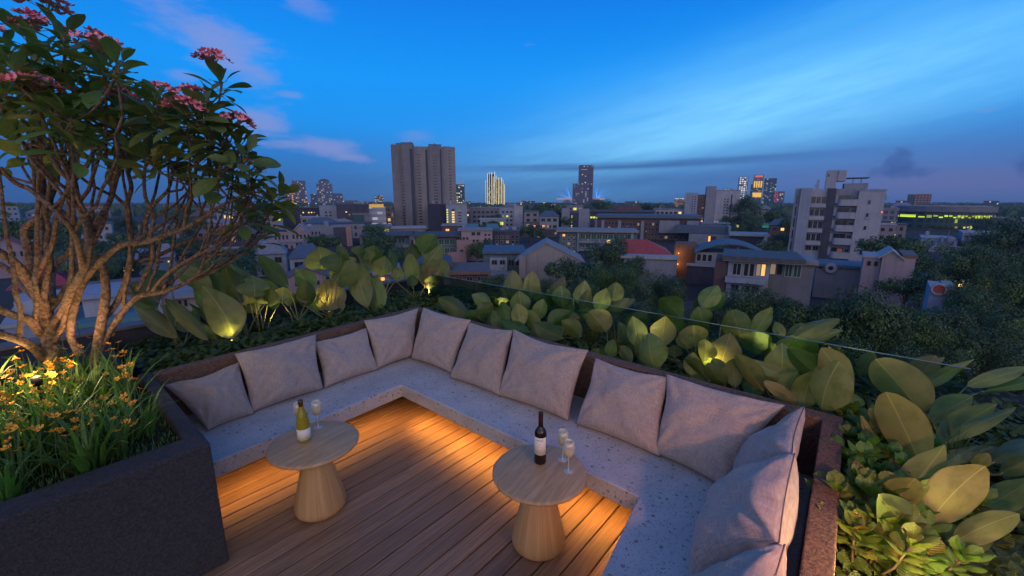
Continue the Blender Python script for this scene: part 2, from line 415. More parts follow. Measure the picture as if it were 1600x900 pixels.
# ---------------------------------------------------------------- tables
def table(p, label):
    t = thing('side_table', label, 'table', p, R(8), 'round oak side tables')
    prof = [(.001, .482), (.255, .482), (.278, .487), (.286, .496), (.286, .503), (.280, .511), (.268, .5145), (.001, .5145)]
    MB().lathe(prof, 64).build('table_top', M_oak, t, True)
    prof = [(.001, .001), (.120, .001), (.148, .006), (.164, .022), (.168, .045), (.165, .07), (.150, .14), (.132, .215), (.113, .29), (.098, .345), (.092, .368), (.094, .385), (.110, .408), (.145, .440), (.190, .470), (.200, .4815), (.001, .4815)]
    MB().lathe(prof, 56).build('pedestal', M_ped, t, True)
    for o in t.children:
        o.modifiers.new('edge', 'EDGE_SPLIT').split_angle = R(50)
    return t
TL = Vector((1.10, 2.704, 0)); TR = Vector((1.842, 1.357, 0))
table(TL, 'round oak side table with the white wine bottle, nearer the planter')
table(TR, 'round oak side table with the red wine bottle, nearer the corner of the deck')
TZ = .5150
def glassmat(name, c, rough=0.0, ior=1.46):
    m = mat(name, c, rough=rough, trans=1.0); m.node_tree.nodes['Principled BSDF'].inputs['IOR'].default_value = ior
    return m
def thinglass(name, tint, k=.10):
    m = D.materials.new(name); m.use_nodes = True; t = NT(m.node_tree); t.n.clear()
    out = t.new('ShaderNodeOutputMaterial'); tr = t.new('ShaderNodeBsdfTransparent'); tr.inputs[0].default_value = (*tint, 1)
    gl = t.new('ShaderNodeBsdfGlossy'); gl.inputs['Roughness'].default_value = .02
    lw = t.new('ShaderNodeLayerWeight'); lw.inputs[0].default_value = .35
    f = t.m('ADD', t.m('MULTIPLY', lw.outputs['Fresnel'], .55), k, clamp=True)
    mx = t.new('ShaderNodeMixShader'); t.put(mx.inputs[0], f); t.l.new(tr.outputs[0], mx.inputs[1]); t.l.new(gl.outputs[0], mx.inputs[2]); t.l.new(mx.outputs[0], out.inputs[0])
    return m
M_wg = thinglass('clear_stemware', (.98, .96, .92), .14)
def milky(m, k):
    t = NT(m.node_tree); o = [n for n in t.n if n.type == 'OUTPUT_MATERIAL'][0]; src = o.inputs[0].links[0].from_socket
    d = t.new('ShaderNodeBsdfTranslucent'); d.inputs[0].default_value = (.95, .86, .62, 1); e = t.new('ShaderNodeBsdfDiffuse'); e.inputs[0].default_value = (.95, .88, .68, 1)
    x = t.new('ShaderNodeAddShader'); t.l.new(d.outputs[0], x.inputs[0]); t.l.new(e.outputs[0], x.inputs[1])
    q = t.new('ShaderNodeMixShader'); q.inputs[0].default_value = k; t.l.new(src, q.inputs[1]); t.l.new(x.outputs[0], q.inputs[2]); t.l.new(q.outputs[0], o.inputs[0])
milky(M_wg, .16)
M_wine = glassmat('white_wine', (.92, .66, .26), .0, 1.33); M_wine.node_tree.nodes['Principled BSDF'].inputs['Transmission Weight'].default_value = .45
M_green = glassmat('olive_bottle_glass', (.50, .42, .03), .03, 1.5); M_green.node_tree.nodes['Principled BSDF'].inputs['Transmission Weight'].default_value = .45
M_black = mat('dark_bottle_glass', (.012, .006, .006), rough=.12)
M_foil = mat('bronze_foil', (.20, .11, .035), rough=.35, metallic=.9)
M_foil2 = mat('burgundy_foil', (.055, .018, .016), rough=.4, metallic=.4)
M_paper = mat('label_paper', (.72, .66, .56), (.78, .72, .62), 30, .8)
M_ink = mat('label_ink', (.12, .07, .05), rough=.8)
def text(s, size, parent, mat_, place, name='lettering'):
    cu = D.curves.new(name, 'FONT'); cu.body = s; cu.size = size; cu.align_x = 'CENTER'; cu.extrude = .0002
    tmp = D.objects.new('tmp', cu); col.objects.link(tmp)
    dg = bpy.context.evaluated_depsgraph_get(); me = D.meshes.new_from_object(tmp.evaluated_get(dg))
    D.objects.remove(tmp)
    for v in me.vertices: v.co = place(v.co)
    me.materials.clear(); me.materials.append(mat_)
    o = D.objects.new(name, me); col.objects.link(o); o.parent = parent
    return o
def band(r, z0, z1, a0, a1, n=28, th=.0007):
    mb = MB(); vs = []
    for i in range(n + 1):
        a = a0 + (a1 - a0) * i / n
        for rr in (r, r + th):
            for z in (z0, z1): vs.append((rr * math.cos(a), rr * math.sin(a), z))
    fs = []
    for i in range(n):
        o = i * 4; q = o + 4
        fs += [(o + 2, q + 2, q + 3, o + 3), (o, o + 1, q + 1, q), (o + 1, o + 3, q + 3, q + 1), (o, q, q + 2, o + 2)]
    return mb.add(vs, fs)
def facing(p):                                        # turn of local +x toward the viewer's stand
    return math.atan2(-p.y, -p.x)
def bottle(p, label, white):
    t = thing('wine_bottle', label, 'bottle', p, facing(p))
    if white:
        prof = [(.001, .004), (.030, .001), (.039, .004), (.0415, .012), (.0415, .120), (.0395, .150), (.033, .185), (.024, .215), (.0165, .243), (.0148, .255), (.0142, .285), (.001, .285)]
        MB().lathe(prof, 40).build('glass_body', M_green, t, True)
        MB().lathe([(.001, .018), (.0355, .018), (.037, .03), (.037, .12), (.035, .148), (.029, .18), (.020, .21), (.001, .21)], 32).build('wine', mat('bottled_white_wine', (.55, .42, .05), rough=.05, trans=.6), t, True)
        MB().lathe([(.0150, .250), (.0152, .270), (.0160, .273), (.0165, .283), (.0160, .292), (.0150, .2955), (.001, .296)], 28).build('foil', M_foil, t, True)
        lb = band(.0418, .022, .098, R(-78), R(92)).build('paper_label', M_paper, t, True)
        text('W', .014, lb, M_ink, lambda c: Vector((.0429 * math.cos(R(-62) + c.x / .0429), .0429 * math.sin(R(-62) + c.x / .0429), .076 + c.y)))
    else:
        prof = [(.001, .004), (.030, .001), (.0355, .004), (.0375, .012), (.0375, .195), (.0360, .210), (.0305, .224), (.0220, .235), (.0158, .245), (.0142, .258), (.0140, .268), (.001, .268)]
        MB().lathe(prof, 40).build('glass_body', M_black, t, True)
        MB().lathe([(.0146, .246), (.0146, .322), (.0150, .326), (.0150, .336), (.0144, .339), (.001, .340)], 28).build('foil', M_foil2, t, True)
        lb = band(.0378, .070, .186, R(-80), R(62)).build('paper_label', M_paper, t, True)
        cyl = lambda z, a=-6: (lambda c: Vector((.0389 * math.cos(R(a) + c.x / .0389), .0389 * math.sin(R(a) + c.x / .0389), z + c.y)))
        text('NICOLI', .0130, lb, M_ink, cyl(.164))
        text('~ % ~', .009, lb, M_ink, cyl(.141)); text('r i s e r v a', .0065, lb, M_ink, cyl(.124)); text('v i n o  r o s s o', .005, lb, M_ink, cyl(.094))
    return t
def wineglass(p, label, fill=.52, h=.205):
    t = thing('wine_glass', label, 'wine glass', p, 0, 'wine glasses on the side tables')
    k = h / .205
    foot = [(.001, .0005), (.030, .0005), (.032, .0015), (.030, .003), (.010, .006), (.0045, .012), (.0033, .03), (.0030, .08), (.0036, .096)]
    MB().lathe([(r, z * k) for r, z in foot], 28).build('stem', M_wg, t, True)
    bo = [(.0036, .096), (.014, .101), (.025, .112), (.0325, .130), (.0345, .148), (.0325, .175), (.0285, .205), (.0277, .205), (.0317, .175), (.0336, .148), (.0316, .130), (.024, .1135), (.012, .103), (.001, .1015)]
    MB().lathe([(r, z * k) for r, z in bo], 32).build('bowl', M_wg, t, True)
    if fill: MB().lathe([(.001, .1025 * k), (.0118, .1038 * k), (.0236, .1145 * k), (.0312, .1305 * k), (.0322, .138 * k), (.001, .138 * k)], 32).build('wine', M_wine, t, True)
    return t
bottle(onz(476, 688, TZ), 'white wine bottle of olive glass with a plain cream label', True)
bottle(onz(844, 722, TZ), 'dark red wine bottle with burgundy foil and printed cream label', False)
wineglass(onz(497.5, 668, TZ), 'white wine glass to the right of the olive bottle')
wineglass(onz(468, 676, TZ) + Vector((.03, .05, 0)), 'wine glass mostly hidden behind the olive bottle', h=.20)
wineglass(onz(879, 718, TZ), 'wine glass right beside the dark red wine bottle, the farther of two', h=.2)
wineglass(onz(888, 736, TZ), 'wine glass nearest the rim of the table with the red wine bottle', h=.2)

# ---------------------------------------------------------------- cushions
def cushion(bl, br, tr, tl, T, label, seed, chop=.10, seam=None):
    bl, br, tr, tl = map(Vector, (bl, br, tr, tl))
    c = (bl + br + tr + tl) / 4
    nrm = (br - bl).cross(tl - bl).normalized()
    rnd = random.Random(seed); ph = [rnd.uniform(0, 50) for _ in range(4)]
    N = 30
    def surf(u, v, side):
        uu = u * (1 - .085 * (1 - v * v)); vv = v * (1 - (.05 if v < 0 else chop) * (1 - u * u) ** 1.2)
        a, b = (uu + 1) / 2, (vv + 1) / 2
        p = (bl * (1 - a) + br * a) * (1 - b) + (tl * (1 - a) + tr * a) * b
        e = max(0, (1 - u * u)) * max(0, (1 - v * v))
        h = T * .5 * e ** .42 * (1 - .22 * v)
        q = Vector((u * 1.5 + ph[0], v * 1.5 + ph[1], side * 3 + ph[2]))
        w = mnoise.fractal(q, 1.0, 2.0, 3) * .034 * e ** .3
        rr = min(abs(u), abs(v))
        w += math.sin((u * u - v * v) * 7 + ph[3] + mnoise.noise(q * 1.3) * 4) * .010 * e ** .25 * (.25 + abs(u * v))
        for cu_, cv_ in ((1, 1), (-1, 1), (1, -1), (-1, -1)):           # pulls at the corners
            d = math.hypot(u - cu_, v - cv_); an = math.atan2(v - cv_, u - cu_)
            w += math.sin(an * 11 + ph[0] * cu_ + ph[1]) * .012 * math.exp(-((d - .5) / .33) ** 2) * e ** .2
        return p + nrm * (side * (h + w * (1 if side > 0 else .3)))
    vs, uv, fs = [], [], []
    g = [-math.cos(math.pi * i / N) * .6 + (2 * i / N - 1) * .4 for i in range(N + 1)]
    idx = {}
    for side in (1, -1):
        for j, v in enumerate(g):
            for i, u in enumerate(g):
                edge = i in (0, N) or j in (0, N)
                if edge and side == -1: continue
                idx[(side, i, j)] = len(vs); vs.append(surf(u, v, side if not edge else 0) - c); uv.append(((u + 1) / 2, (v + 1) / 2))
    gi = lambda s, i, j: idx.get((s, i, j), idx.get((1, i, j)))
    for side in (1, -1):
        for j in range(N):
            for i in range(N):
                q = (gi(side, i, j), gi(side, i + 1, j), gi(side, i + 1, j + 1), gi(side, i, j + 1))
                fs.append(q if side > 0 else q[::-1])
    t = thing('cushion', label, 'cushion', c, 0, 'grey linen cushions on the bench')
    mb = MB(); mb.add(vs, fs, 0, uv); mb.build('cover', M_linen, t, True)
    rim = [vs[gi(1, i, 0)] for i in range(N)] + [vs[gi(1, N, j)] for j in range(N)] + [vs[gi(1, N - i, N)] for i in range(N)] + [vs[gi(1, 0, N - j)] for j in range(N + 1)]
    MB().tube(rim, .0028, 5, cap=False).build('piping', M_seam, t, True)
    return t
SZ = .385
B = lambda x, y: onz(x, y, SZ)
lx = lambda x, y, Y=4.09: ony(x, y, Y)
rx = lambda x, y, X=3.06: onx(x, y, X)
cushion(B(325, 672), B(397, 646), lx(374, 565), lx(255, 602), .20, 'flat wide grey cushion at the left end, half sunk behind the planter corner', 1, .16)
cushion(B(392, 645), B(505, 607), lx(494, 522), lx(366, 553), .23, 'grey cushion left of the white wine bottle, its pointed corner topping the wall', 2, .07)
cushion(B(507, 606), B(590, 577), lx(573, 512), lx(489, 535), .20, 'small grey cushion third along the left bench, above the wine glass', 3, .10)
cushion(B(588, 577), B(646, 556), lx(654, 481), lx(568, 501), .20, 'grey cushion on the left bench tucked into the back corner', 4, .09)
cushion(B(643, 560), B(706, 583), rx(736, 500), rx(661, 480), .20, 'grey cushion on the long bench tucked into the back corner', 5, .08)
cushion(B(703, 590), B(783, 619), rx(802, 516), rx(733, 503), .20, 'narrow grey cushion second from the back corner on the long bench', 6, .09)
cushion(B(778, 617), B(888, 657), rx(920, 547), rx(802, 514), .23, 'grey cushion with a deep dent in its top, above the dark wine bottle', 7, .15)
cushion(B(900, 662), B(1032, 714), rx(1046, 590), rx(930, 559), .23, 'pinkish grey cushion behind the wine glasses on the long bench', 8, .10)
cushion(B(1024, 708), B(1132, 762), rx(1228, 633), rx(1041, 584), .24, 'largest grey cushion on the long bench, close to the front corner', 9, .08)
cushion((3.02, .42, SZ), (2.40, .43, SZ), (2.36, .17, .87), (2.98, .19, .88), .22, 'grey cushion squeezed into the front corner behind a big one', 10, .12)
cushion((2.48, .44, SZ), (1.72, .41, SZ), (1.68, .12, .86), (2.36, .16, .88), .33, 'biggest rounded grey cushion, leaning on the near wall by the bottom edge', 11, .05)
cushion((1.76, .37, SZ), (1.10, .35, SZ), (1.06, .09, .86), (1.66, .10, .88), .28, 'grey cushion cut off by the bottom edge, nearest the viewer', 12, .06)
# ================================================================ PLANTING
def leafmat(name, top, under, vein, rib=.028, nvein=26, trl=.45, rough=.5, bump=.35, vary=.24, edge=None):
    m = D.materials.new(name); m.use_nodes = True; t = NT(m.node_tree); t.n.clear()
    out = t.new('ShaderNodeOutputMaterial')
    tc = t.new('ShaderNodeTexCoord'); s = t.new('ShaderNodeSeparateXYZ'); t.put(s.inputs[0], tc.outputs['UV'])
    a = t.m('ABSOLUTE', t.m('SUBTRACT', s.outputs[0], .5))
    oi = t.new('ShaderNodeObjectInfo')
    ph = t.m('MULTIPLY', t.m('SUBTRACT', s.outputs[1], t.m('MULTIPLY', a, .55)), nvein * 2 * math.pi)
    w = t.m('SINE', ph)
    geo = t.new('ShaderNodeNewGeometry')
    blot = t.noise(t.vm('ADD', tc.outputs['UV'], t.comb(t.m('MULTIPLY', oi.outputs['Random'], 40), 0, 0)), 3.0, 4, .6)
    c = t.mix(geo.outputs['Backfacing'], top, under)
    c = t.mix(t.m('MULTIPLY', t.sm(blot, .42, .72), .6), c, edge or tuple(x * .55 for x in top))
    c = t.mix(t.m('MULTIPLY', t.sm(w, .4, 1), .16), c, vein)
    c = t.mix(t.m('MULTIPLY', t.sm(a, rib, rib * .4), .85), c, vein)
    if rib > 0: c = t.mix(t.m('MULTIPLY', t.sm(t.m('ADD', a, t.m('MULTIPLY', t.m('SUBTRACT', blot, .5), .16)), .44, .50), .55), c, (.13, .085, .03))
    hs = t.new('ShaderNodeHueSaturation')
    t.put(hs.inputs['Value'], t.m('ADD', t.m('MULTIPLY', oi.outputs['Random'], vary * 2), 1 - vary))
    t.put(hs.inputs['Hue'], t.m('ADD', t.m('MULTIPLY', t.m('FRACT', t.m('MULTIPLY', oi.outputs['Random'], 7.3)), .07), .465)); t.put(hs.inputs['Color'], c); c = hs.outputs[0]
    p = t.new('ShaderNodeBsdfPrincipled'); t.put(p.inputs['Base Color'], c); p.inputs['Roughness'].default_value = rough; p.inputs['Specular IOR Level'].default_value = .35
    tr = t.new('ShaderNodeBsdfTranslucent'); t.put(tr.inputs[0], t.mix(1, c, (1.05, 1.2, .5), 'MULTIPLY'))
    if bump:
        b = t.new('ShaderNodeBump'); b.inputs['Strength'].default_value = bump; b.inputs['Distance'].default_value = .006
        t.put(b.inputs['Height'], w); t.l.new(b.outputs[0], p.inputs['Normal']); t.l.new(b.outputs[0], tr.inputs['Normal'])
    mx = t.new('ShaderNodeMixShader'); mx.inputs[0].default_value = trl
    t.l.new(p.outputs[0], mx.inputs[1]); t.l.new(tr.outputs[0], mx.inputs[2]); t.l.new(mx.outputs[0], out.inputs[0])
    return m
def blade(mb, p0, p1, side, w, bend=0.0, fold=.12, nu=10, nv=4, belly=.62, wav=0.0, mi=0, pw=.62, sd=0, twist=0, point=0):
    """leaf blade from p0 to p1, half width w along side; bend lifts the middle, fold closes it along the midrib"""
    p0, p1 = Vector(p0), Vector(p1); ax = p1 - p0; L = ax.length; axn = ax / L
    side = (side - axn * side.dot(axn)).normalized(); nrm = side.cross(axn)
    vs, uv, fs = [], [], []
    for i in range(nu + 1):
        tt = i / nu; g = tt ** (math.log(.5) / math.log(belly))
        ww = w * max(0.0, math.sin(math.pi * g)) ** pw
        if point and tt > .72: ww *= 1 - point * ((tt - .72) / .28) ** 1.5 * (1 - tt) * 2.2
        c = p0 + ax * tt + nrm * (bend * L * 4 * tt * (1 - tt))
        if twist:
            an = twist * (tt - .3); sd2 = side * math.cos(an) + nrm * math.sin(an); nr2 = nrm * math.cos(an) - side * math.sin(an)
        else: sd2, nr2 = side, nrm
        for j in range(-nv, nv + 1):
            s = j / nv
            e = nr2 * (fold * abs(s) ** 1.4 * ww + wav * L * math.sin(tt * 9 + s * 2 + sd) * abs(s) * .5 * ww / max(w, 1e-6))
            vs.append(c + sd2 * (s * ww) + e); uv.append((.5 + s * .5 * (ww / w if w else 0), tt))
    m = 2 * nv + 1
    fs = [(i * m + j, i * m + j + 1, (i + 1) * m + j + 1, (i + 1) * m + j) for i in range(nu) for j in range(2 * nv)]
    return mb.add(vs, fs, mi, uv)

# ---- glass balustrade standing in the long bed
M_bal = thinglass('balustrade_glass', (.74, .88, .82), .07)
M_gedge = mat('polished_glass_edge', (.11, .14, .13), rough=.35, spec=.8)
gb = thing('glass_balustrade', 'frameless clear glass balustrade crossing the leafy bed on the far side', 'balustrade', (4.2, 2.6, .5))
yy = [-.64, 1.0, 2.63, 4.26, 5.88]
for a, b in zip(yy, yy[1:]):
    MB().box(-.006, .006, a - 2.6 + .006, b - 2.6 - .006, .03, .4555).build('pane', M_bal, gb)
    MB().box(-.0068, .0068, b - 2.6 - .0058, b - 2.6 - .002, .03, .4555).build('glass_edge', M_gedge, gb)
    for q in (.25, .75): MB().box(-.022, .022, a + (b - a) * q - 2.62, a + (b - a) * q - 2.58, .028, .075).build('clamp', M_steel, gb)
    MB().box(-.0065, .0065, a - 2.6 + .006, b - 2.6 - .006, .456, .4605).build('glass_edge', M_gedge, gb)
MB().box(-.02, .02, yy[-1] - 2.6 - .0, yy[-1] - 2.6 + .03, 0, .46).build('post', M_steel, gb)
MB().box(-.03, .03, yy[0] - 2.6, yy[-1] - 2.6 - .005, .0, .028).build('rail', M_steel, gb)

# ---- big paddle leaves: (base x, base y, tip x, tip y, half width in photo px, tone)
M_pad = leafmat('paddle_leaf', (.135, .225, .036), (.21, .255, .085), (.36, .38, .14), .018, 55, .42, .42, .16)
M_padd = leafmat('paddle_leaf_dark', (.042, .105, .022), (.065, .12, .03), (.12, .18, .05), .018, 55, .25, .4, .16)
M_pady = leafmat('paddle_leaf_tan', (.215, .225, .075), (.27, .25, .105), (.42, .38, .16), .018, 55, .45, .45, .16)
M_stalk = mat('leaf_stalk', (.15, .17, .05), (.22, .20, .08), 20, .6)
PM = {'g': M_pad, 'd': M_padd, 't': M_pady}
prnd = random.Random(5)
LEAN = {}
def paddle_plant(label, mode, leaves, group):
    pts = []
    for L in leaves:
        bx, by, tx, ty, w = L[:5]; tone = L[5] if len(L) > 5 else 'g'
        b = onz(bx, by, .70)
        if mode == 'L':
            Y = L[6] if len(L) > 6 else min(max(b.y, 4.62), 5.35)
            b = ony(bx, by, Y); F = b.dot(HD)
        elif mode == 'R':
            X = L[6] if len(L) > 6 else min(max(b.x, 3.42), 4.75)
            if abs(X - 4.2) < .12: X = 4.06 if X < 4.2 else 4.34
            b = onx(bx, by, X); F = b.dot(HD)
        else:
            F = min(max(b.dot(HD), 1.45), 4.2)
            b = onf(bx, by, F)
        length = math.hypot(tx - bx, ty - by)
        dF = prnd.uniform(-.10, .10) + (.05 if ty < by else -.03)
        if mode == 'R' and abs(b.x - 4.2) < .3: dF = max(-.03, min(.03, dF))
        tip = onf(tx, ty, F + dF)
        pts.append((b, tip, w / FPX * F * .60, tone, prnd.uniform(-.75, .75)))
    for q in range({'L': 3, 'R': 4, 'N': 4}[mode]):
        b0, t0, w0, tn, _ = pts[prnd.randrange(len(pts))]
        d0 = (t0 - b0); off = RT * prnd.uniform(-.22, .22) + HD * prnd.uniform(.03, .22) + Vector((0, 0, prnd.uniform(-.16, .0)))
        if mode == 'R' and abs((b0 + off).x - 4.2) < .12: off.x += .25
        nb = b0 + off; nb.z = max(nb.z, .60)
        if mode == 'N': nb.y = min(nb.y, -.22)
        elif mode == 'R': nb.x = max(nb.x, 3.36)
        else: nb.y = max(nb.y, 4.48)
        nt = nb + (d0 + RT * prnd.uniform(-.6, .6) * d0.length + HD * prnd.uniform(-.1, .3) * d0.length) * prnd.uniform(.75, 1.0); nt.z = max(nt.z, nb.z - .1, .62)
        if mode == 'N': nt.y = min(nt.y, -.18)
        elif mode == 'R': nt.x = max(nt.x, 3.34)
        else: nt.y = max(nt.y, 4.42)
        pts.append((nb, nt, w0 * prnd.uniform(.7, .95), prnd.choice('dgg'), prnd.uniform(-.9, .9)))
    cx = sum(p[0].x for p in pts) / len(pts); cy = sum(p[0].y for p in pts) / len(pts)
    if mode == 'L': cy = min(max(cy, 4.65), 5.5)
    elif mode == 'R': cx = min(max(cx, 3.5), 4.9)
    else: cy = min(cy, -.3); cx = max(cx, 1.2)
    base = Vector((cx, cy, .535))
    t = thing('paddle_leaf_plant', label, 'plant', base, 0, group)
    for k, (b, tip, w, tone, roll) in enumerate(pts):
        view = ((b + tip) / 2 - EYEP).normalized(); ax = (tip - b).normalized()
        side = ax.cross(view).normalized()
        side = (side * math.cos(roll * .8) + view * math.sin(roll * .8))
        mb = MB(); blade(mb, b - base, tip - base, side, w / max(.75, math.cos(roll * .8)), prnd.uniform(-.16, .20), prnd.uniform(.05, .45), 18, 6, prnd.uniform(.40, .56), prnd.uniform(.02, .06), pw=prnd.uniform(.54, .86), sd=k, twist=prnd.uniform(-.5, .5), point=prnd.uniform(.2, 1.0))
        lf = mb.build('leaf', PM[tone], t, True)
        r0 = Vector((prnd.uniform(-.05, .05), prnd.uniform(-.05, .05), 0)); e = b - base
        mid = r0.lerp(e, .55) + Vector((prnd.uniform(-.03, .03), prnd.uniform(-.03, .03), .05 * (e - r0).length))
        MB().tube([r0, r0.lerp(mid, .5) + Vector((0, 0, .02)), mid, mid.lerp(e, .6), e, e.lerp(tip - base, .10)], [.009, .008, .007, .006, .005, .003], 6).build('leaf_stalk', M_stalk, t, True)
    return t
GL = 'big leaved plants behind the left bench'; GR = 'big leaved plants along the glass balustrade'; GN = 'big leaved plants right of the near wall'
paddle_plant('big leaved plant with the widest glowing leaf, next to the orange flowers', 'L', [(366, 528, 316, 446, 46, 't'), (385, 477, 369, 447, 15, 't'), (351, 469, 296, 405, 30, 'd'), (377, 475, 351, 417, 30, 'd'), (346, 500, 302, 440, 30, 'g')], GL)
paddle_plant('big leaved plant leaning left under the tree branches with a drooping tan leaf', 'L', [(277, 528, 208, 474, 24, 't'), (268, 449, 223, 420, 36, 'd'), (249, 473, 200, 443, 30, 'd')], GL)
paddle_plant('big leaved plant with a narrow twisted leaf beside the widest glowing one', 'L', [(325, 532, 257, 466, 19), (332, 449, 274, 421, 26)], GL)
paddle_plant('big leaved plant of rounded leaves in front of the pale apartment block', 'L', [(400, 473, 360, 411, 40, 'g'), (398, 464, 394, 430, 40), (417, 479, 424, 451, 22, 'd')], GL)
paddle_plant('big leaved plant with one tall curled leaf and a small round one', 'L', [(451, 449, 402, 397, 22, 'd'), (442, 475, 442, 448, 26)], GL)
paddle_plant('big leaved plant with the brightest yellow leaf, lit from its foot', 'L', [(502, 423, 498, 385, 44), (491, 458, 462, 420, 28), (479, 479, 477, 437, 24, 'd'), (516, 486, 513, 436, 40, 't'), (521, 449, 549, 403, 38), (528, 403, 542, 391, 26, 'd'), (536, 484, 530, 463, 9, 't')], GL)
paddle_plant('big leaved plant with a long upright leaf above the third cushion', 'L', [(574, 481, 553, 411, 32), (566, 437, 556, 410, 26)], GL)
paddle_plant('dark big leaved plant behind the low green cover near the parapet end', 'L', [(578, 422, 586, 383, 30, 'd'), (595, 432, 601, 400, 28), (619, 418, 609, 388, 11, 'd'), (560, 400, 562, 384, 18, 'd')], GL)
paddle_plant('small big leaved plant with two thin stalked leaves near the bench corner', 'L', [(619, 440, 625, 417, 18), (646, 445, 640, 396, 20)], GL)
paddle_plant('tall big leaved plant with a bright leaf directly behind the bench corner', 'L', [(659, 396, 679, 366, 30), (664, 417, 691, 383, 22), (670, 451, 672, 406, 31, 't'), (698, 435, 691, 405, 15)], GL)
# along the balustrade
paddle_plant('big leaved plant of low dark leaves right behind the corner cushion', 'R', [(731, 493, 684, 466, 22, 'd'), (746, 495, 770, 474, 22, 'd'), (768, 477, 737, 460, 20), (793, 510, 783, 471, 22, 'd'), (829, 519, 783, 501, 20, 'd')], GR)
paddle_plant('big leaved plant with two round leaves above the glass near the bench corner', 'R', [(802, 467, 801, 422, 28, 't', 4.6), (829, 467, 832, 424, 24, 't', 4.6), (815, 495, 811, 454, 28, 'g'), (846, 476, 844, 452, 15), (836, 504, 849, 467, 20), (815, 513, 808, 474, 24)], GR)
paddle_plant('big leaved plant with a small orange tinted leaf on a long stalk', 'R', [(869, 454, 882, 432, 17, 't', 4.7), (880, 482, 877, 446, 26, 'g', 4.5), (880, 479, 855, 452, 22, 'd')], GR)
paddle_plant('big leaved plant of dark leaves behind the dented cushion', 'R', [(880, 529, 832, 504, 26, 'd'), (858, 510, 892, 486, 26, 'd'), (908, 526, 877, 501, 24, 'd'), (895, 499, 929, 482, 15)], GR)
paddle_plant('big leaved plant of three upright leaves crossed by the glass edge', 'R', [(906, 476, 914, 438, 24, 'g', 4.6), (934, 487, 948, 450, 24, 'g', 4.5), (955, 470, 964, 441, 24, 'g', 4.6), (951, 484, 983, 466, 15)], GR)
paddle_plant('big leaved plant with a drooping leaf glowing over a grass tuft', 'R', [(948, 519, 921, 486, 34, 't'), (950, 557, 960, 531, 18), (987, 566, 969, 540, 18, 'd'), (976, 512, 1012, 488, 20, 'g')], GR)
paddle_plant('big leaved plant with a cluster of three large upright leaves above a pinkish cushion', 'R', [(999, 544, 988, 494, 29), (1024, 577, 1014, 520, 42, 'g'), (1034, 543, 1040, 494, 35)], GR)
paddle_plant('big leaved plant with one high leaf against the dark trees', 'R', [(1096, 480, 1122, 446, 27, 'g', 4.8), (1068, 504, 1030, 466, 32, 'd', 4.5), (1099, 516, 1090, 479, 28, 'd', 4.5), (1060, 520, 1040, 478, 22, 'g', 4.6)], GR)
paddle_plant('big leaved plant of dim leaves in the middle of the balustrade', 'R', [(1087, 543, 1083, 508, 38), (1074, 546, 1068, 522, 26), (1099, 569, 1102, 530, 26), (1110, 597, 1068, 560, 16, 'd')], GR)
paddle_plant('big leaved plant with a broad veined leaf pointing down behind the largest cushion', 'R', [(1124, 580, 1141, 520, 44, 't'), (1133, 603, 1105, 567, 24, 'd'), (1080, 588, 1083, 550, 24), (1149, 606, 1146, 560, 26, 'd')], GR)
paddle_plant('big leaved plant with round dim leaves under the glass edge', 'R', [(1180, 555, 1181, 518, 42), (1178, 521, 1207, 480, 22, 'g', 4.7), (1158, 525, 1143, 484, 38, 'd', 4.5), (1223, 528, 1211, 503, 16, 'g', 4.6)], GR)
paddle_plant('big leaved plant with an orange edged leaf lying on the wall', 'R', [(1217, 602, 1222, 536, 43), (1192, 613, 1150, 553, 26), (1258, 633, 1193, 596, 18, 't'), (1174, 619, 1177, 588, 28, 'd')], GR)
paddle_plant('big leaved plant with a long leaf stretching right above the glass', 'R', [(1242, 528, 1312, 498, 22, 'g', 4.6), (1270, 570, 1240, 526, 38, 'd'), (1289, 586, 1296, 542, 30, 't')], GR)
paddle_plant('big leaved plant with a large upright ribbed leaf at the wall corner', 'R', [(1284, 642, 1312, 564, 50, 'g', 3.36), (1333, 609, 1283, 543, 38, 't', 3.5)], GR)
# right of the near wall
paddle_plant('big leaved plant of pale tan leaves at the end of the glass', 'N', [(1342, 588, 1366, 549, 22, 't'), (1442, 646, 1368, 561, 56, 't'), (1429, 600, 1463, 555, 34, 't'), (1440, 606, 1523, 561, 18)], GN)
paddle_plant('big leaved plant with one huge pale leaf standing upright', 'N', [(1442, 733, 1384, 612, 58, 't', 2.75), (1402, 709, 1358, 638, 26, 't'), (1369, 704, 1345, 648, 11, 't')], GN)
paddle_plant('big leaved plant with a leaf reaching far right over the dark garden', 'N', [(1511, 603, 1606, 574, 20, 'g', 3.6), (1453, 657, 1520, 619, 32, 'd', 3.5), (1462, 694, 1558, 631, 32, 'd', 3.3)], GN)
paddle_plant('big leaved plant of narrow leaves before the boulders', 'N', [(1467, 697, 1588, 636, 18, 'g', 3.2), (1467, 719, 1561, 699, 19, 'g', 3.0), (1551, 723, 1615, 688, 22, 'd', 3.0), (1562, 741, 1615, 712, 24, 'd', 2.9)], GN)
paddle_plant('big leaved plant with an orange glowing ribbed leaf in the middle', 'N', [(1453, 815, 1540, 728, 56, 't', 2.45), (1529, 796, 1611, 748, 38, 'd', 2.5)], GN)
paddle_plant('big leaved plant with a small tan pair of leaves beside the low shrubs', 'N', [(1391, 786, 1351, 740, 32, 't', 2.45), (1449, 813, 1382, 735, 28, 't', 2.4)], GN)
paddle_plant('nearest big leaved plant, its broad olive leaf cut by the bottom edge', 'N', [(1513, 905, 1372, 772, 62, 'g', 2.05), (1489, 849, 1593, 803, 34, 'g', 2.2), (1511, 905, 1606, 876, 36, 'd', 2.1), (1507, 857, 1553, 836, 30, 'd', 2.25), (1480, 844, 1466, 817, 18, 'g', 2.2)], GN)

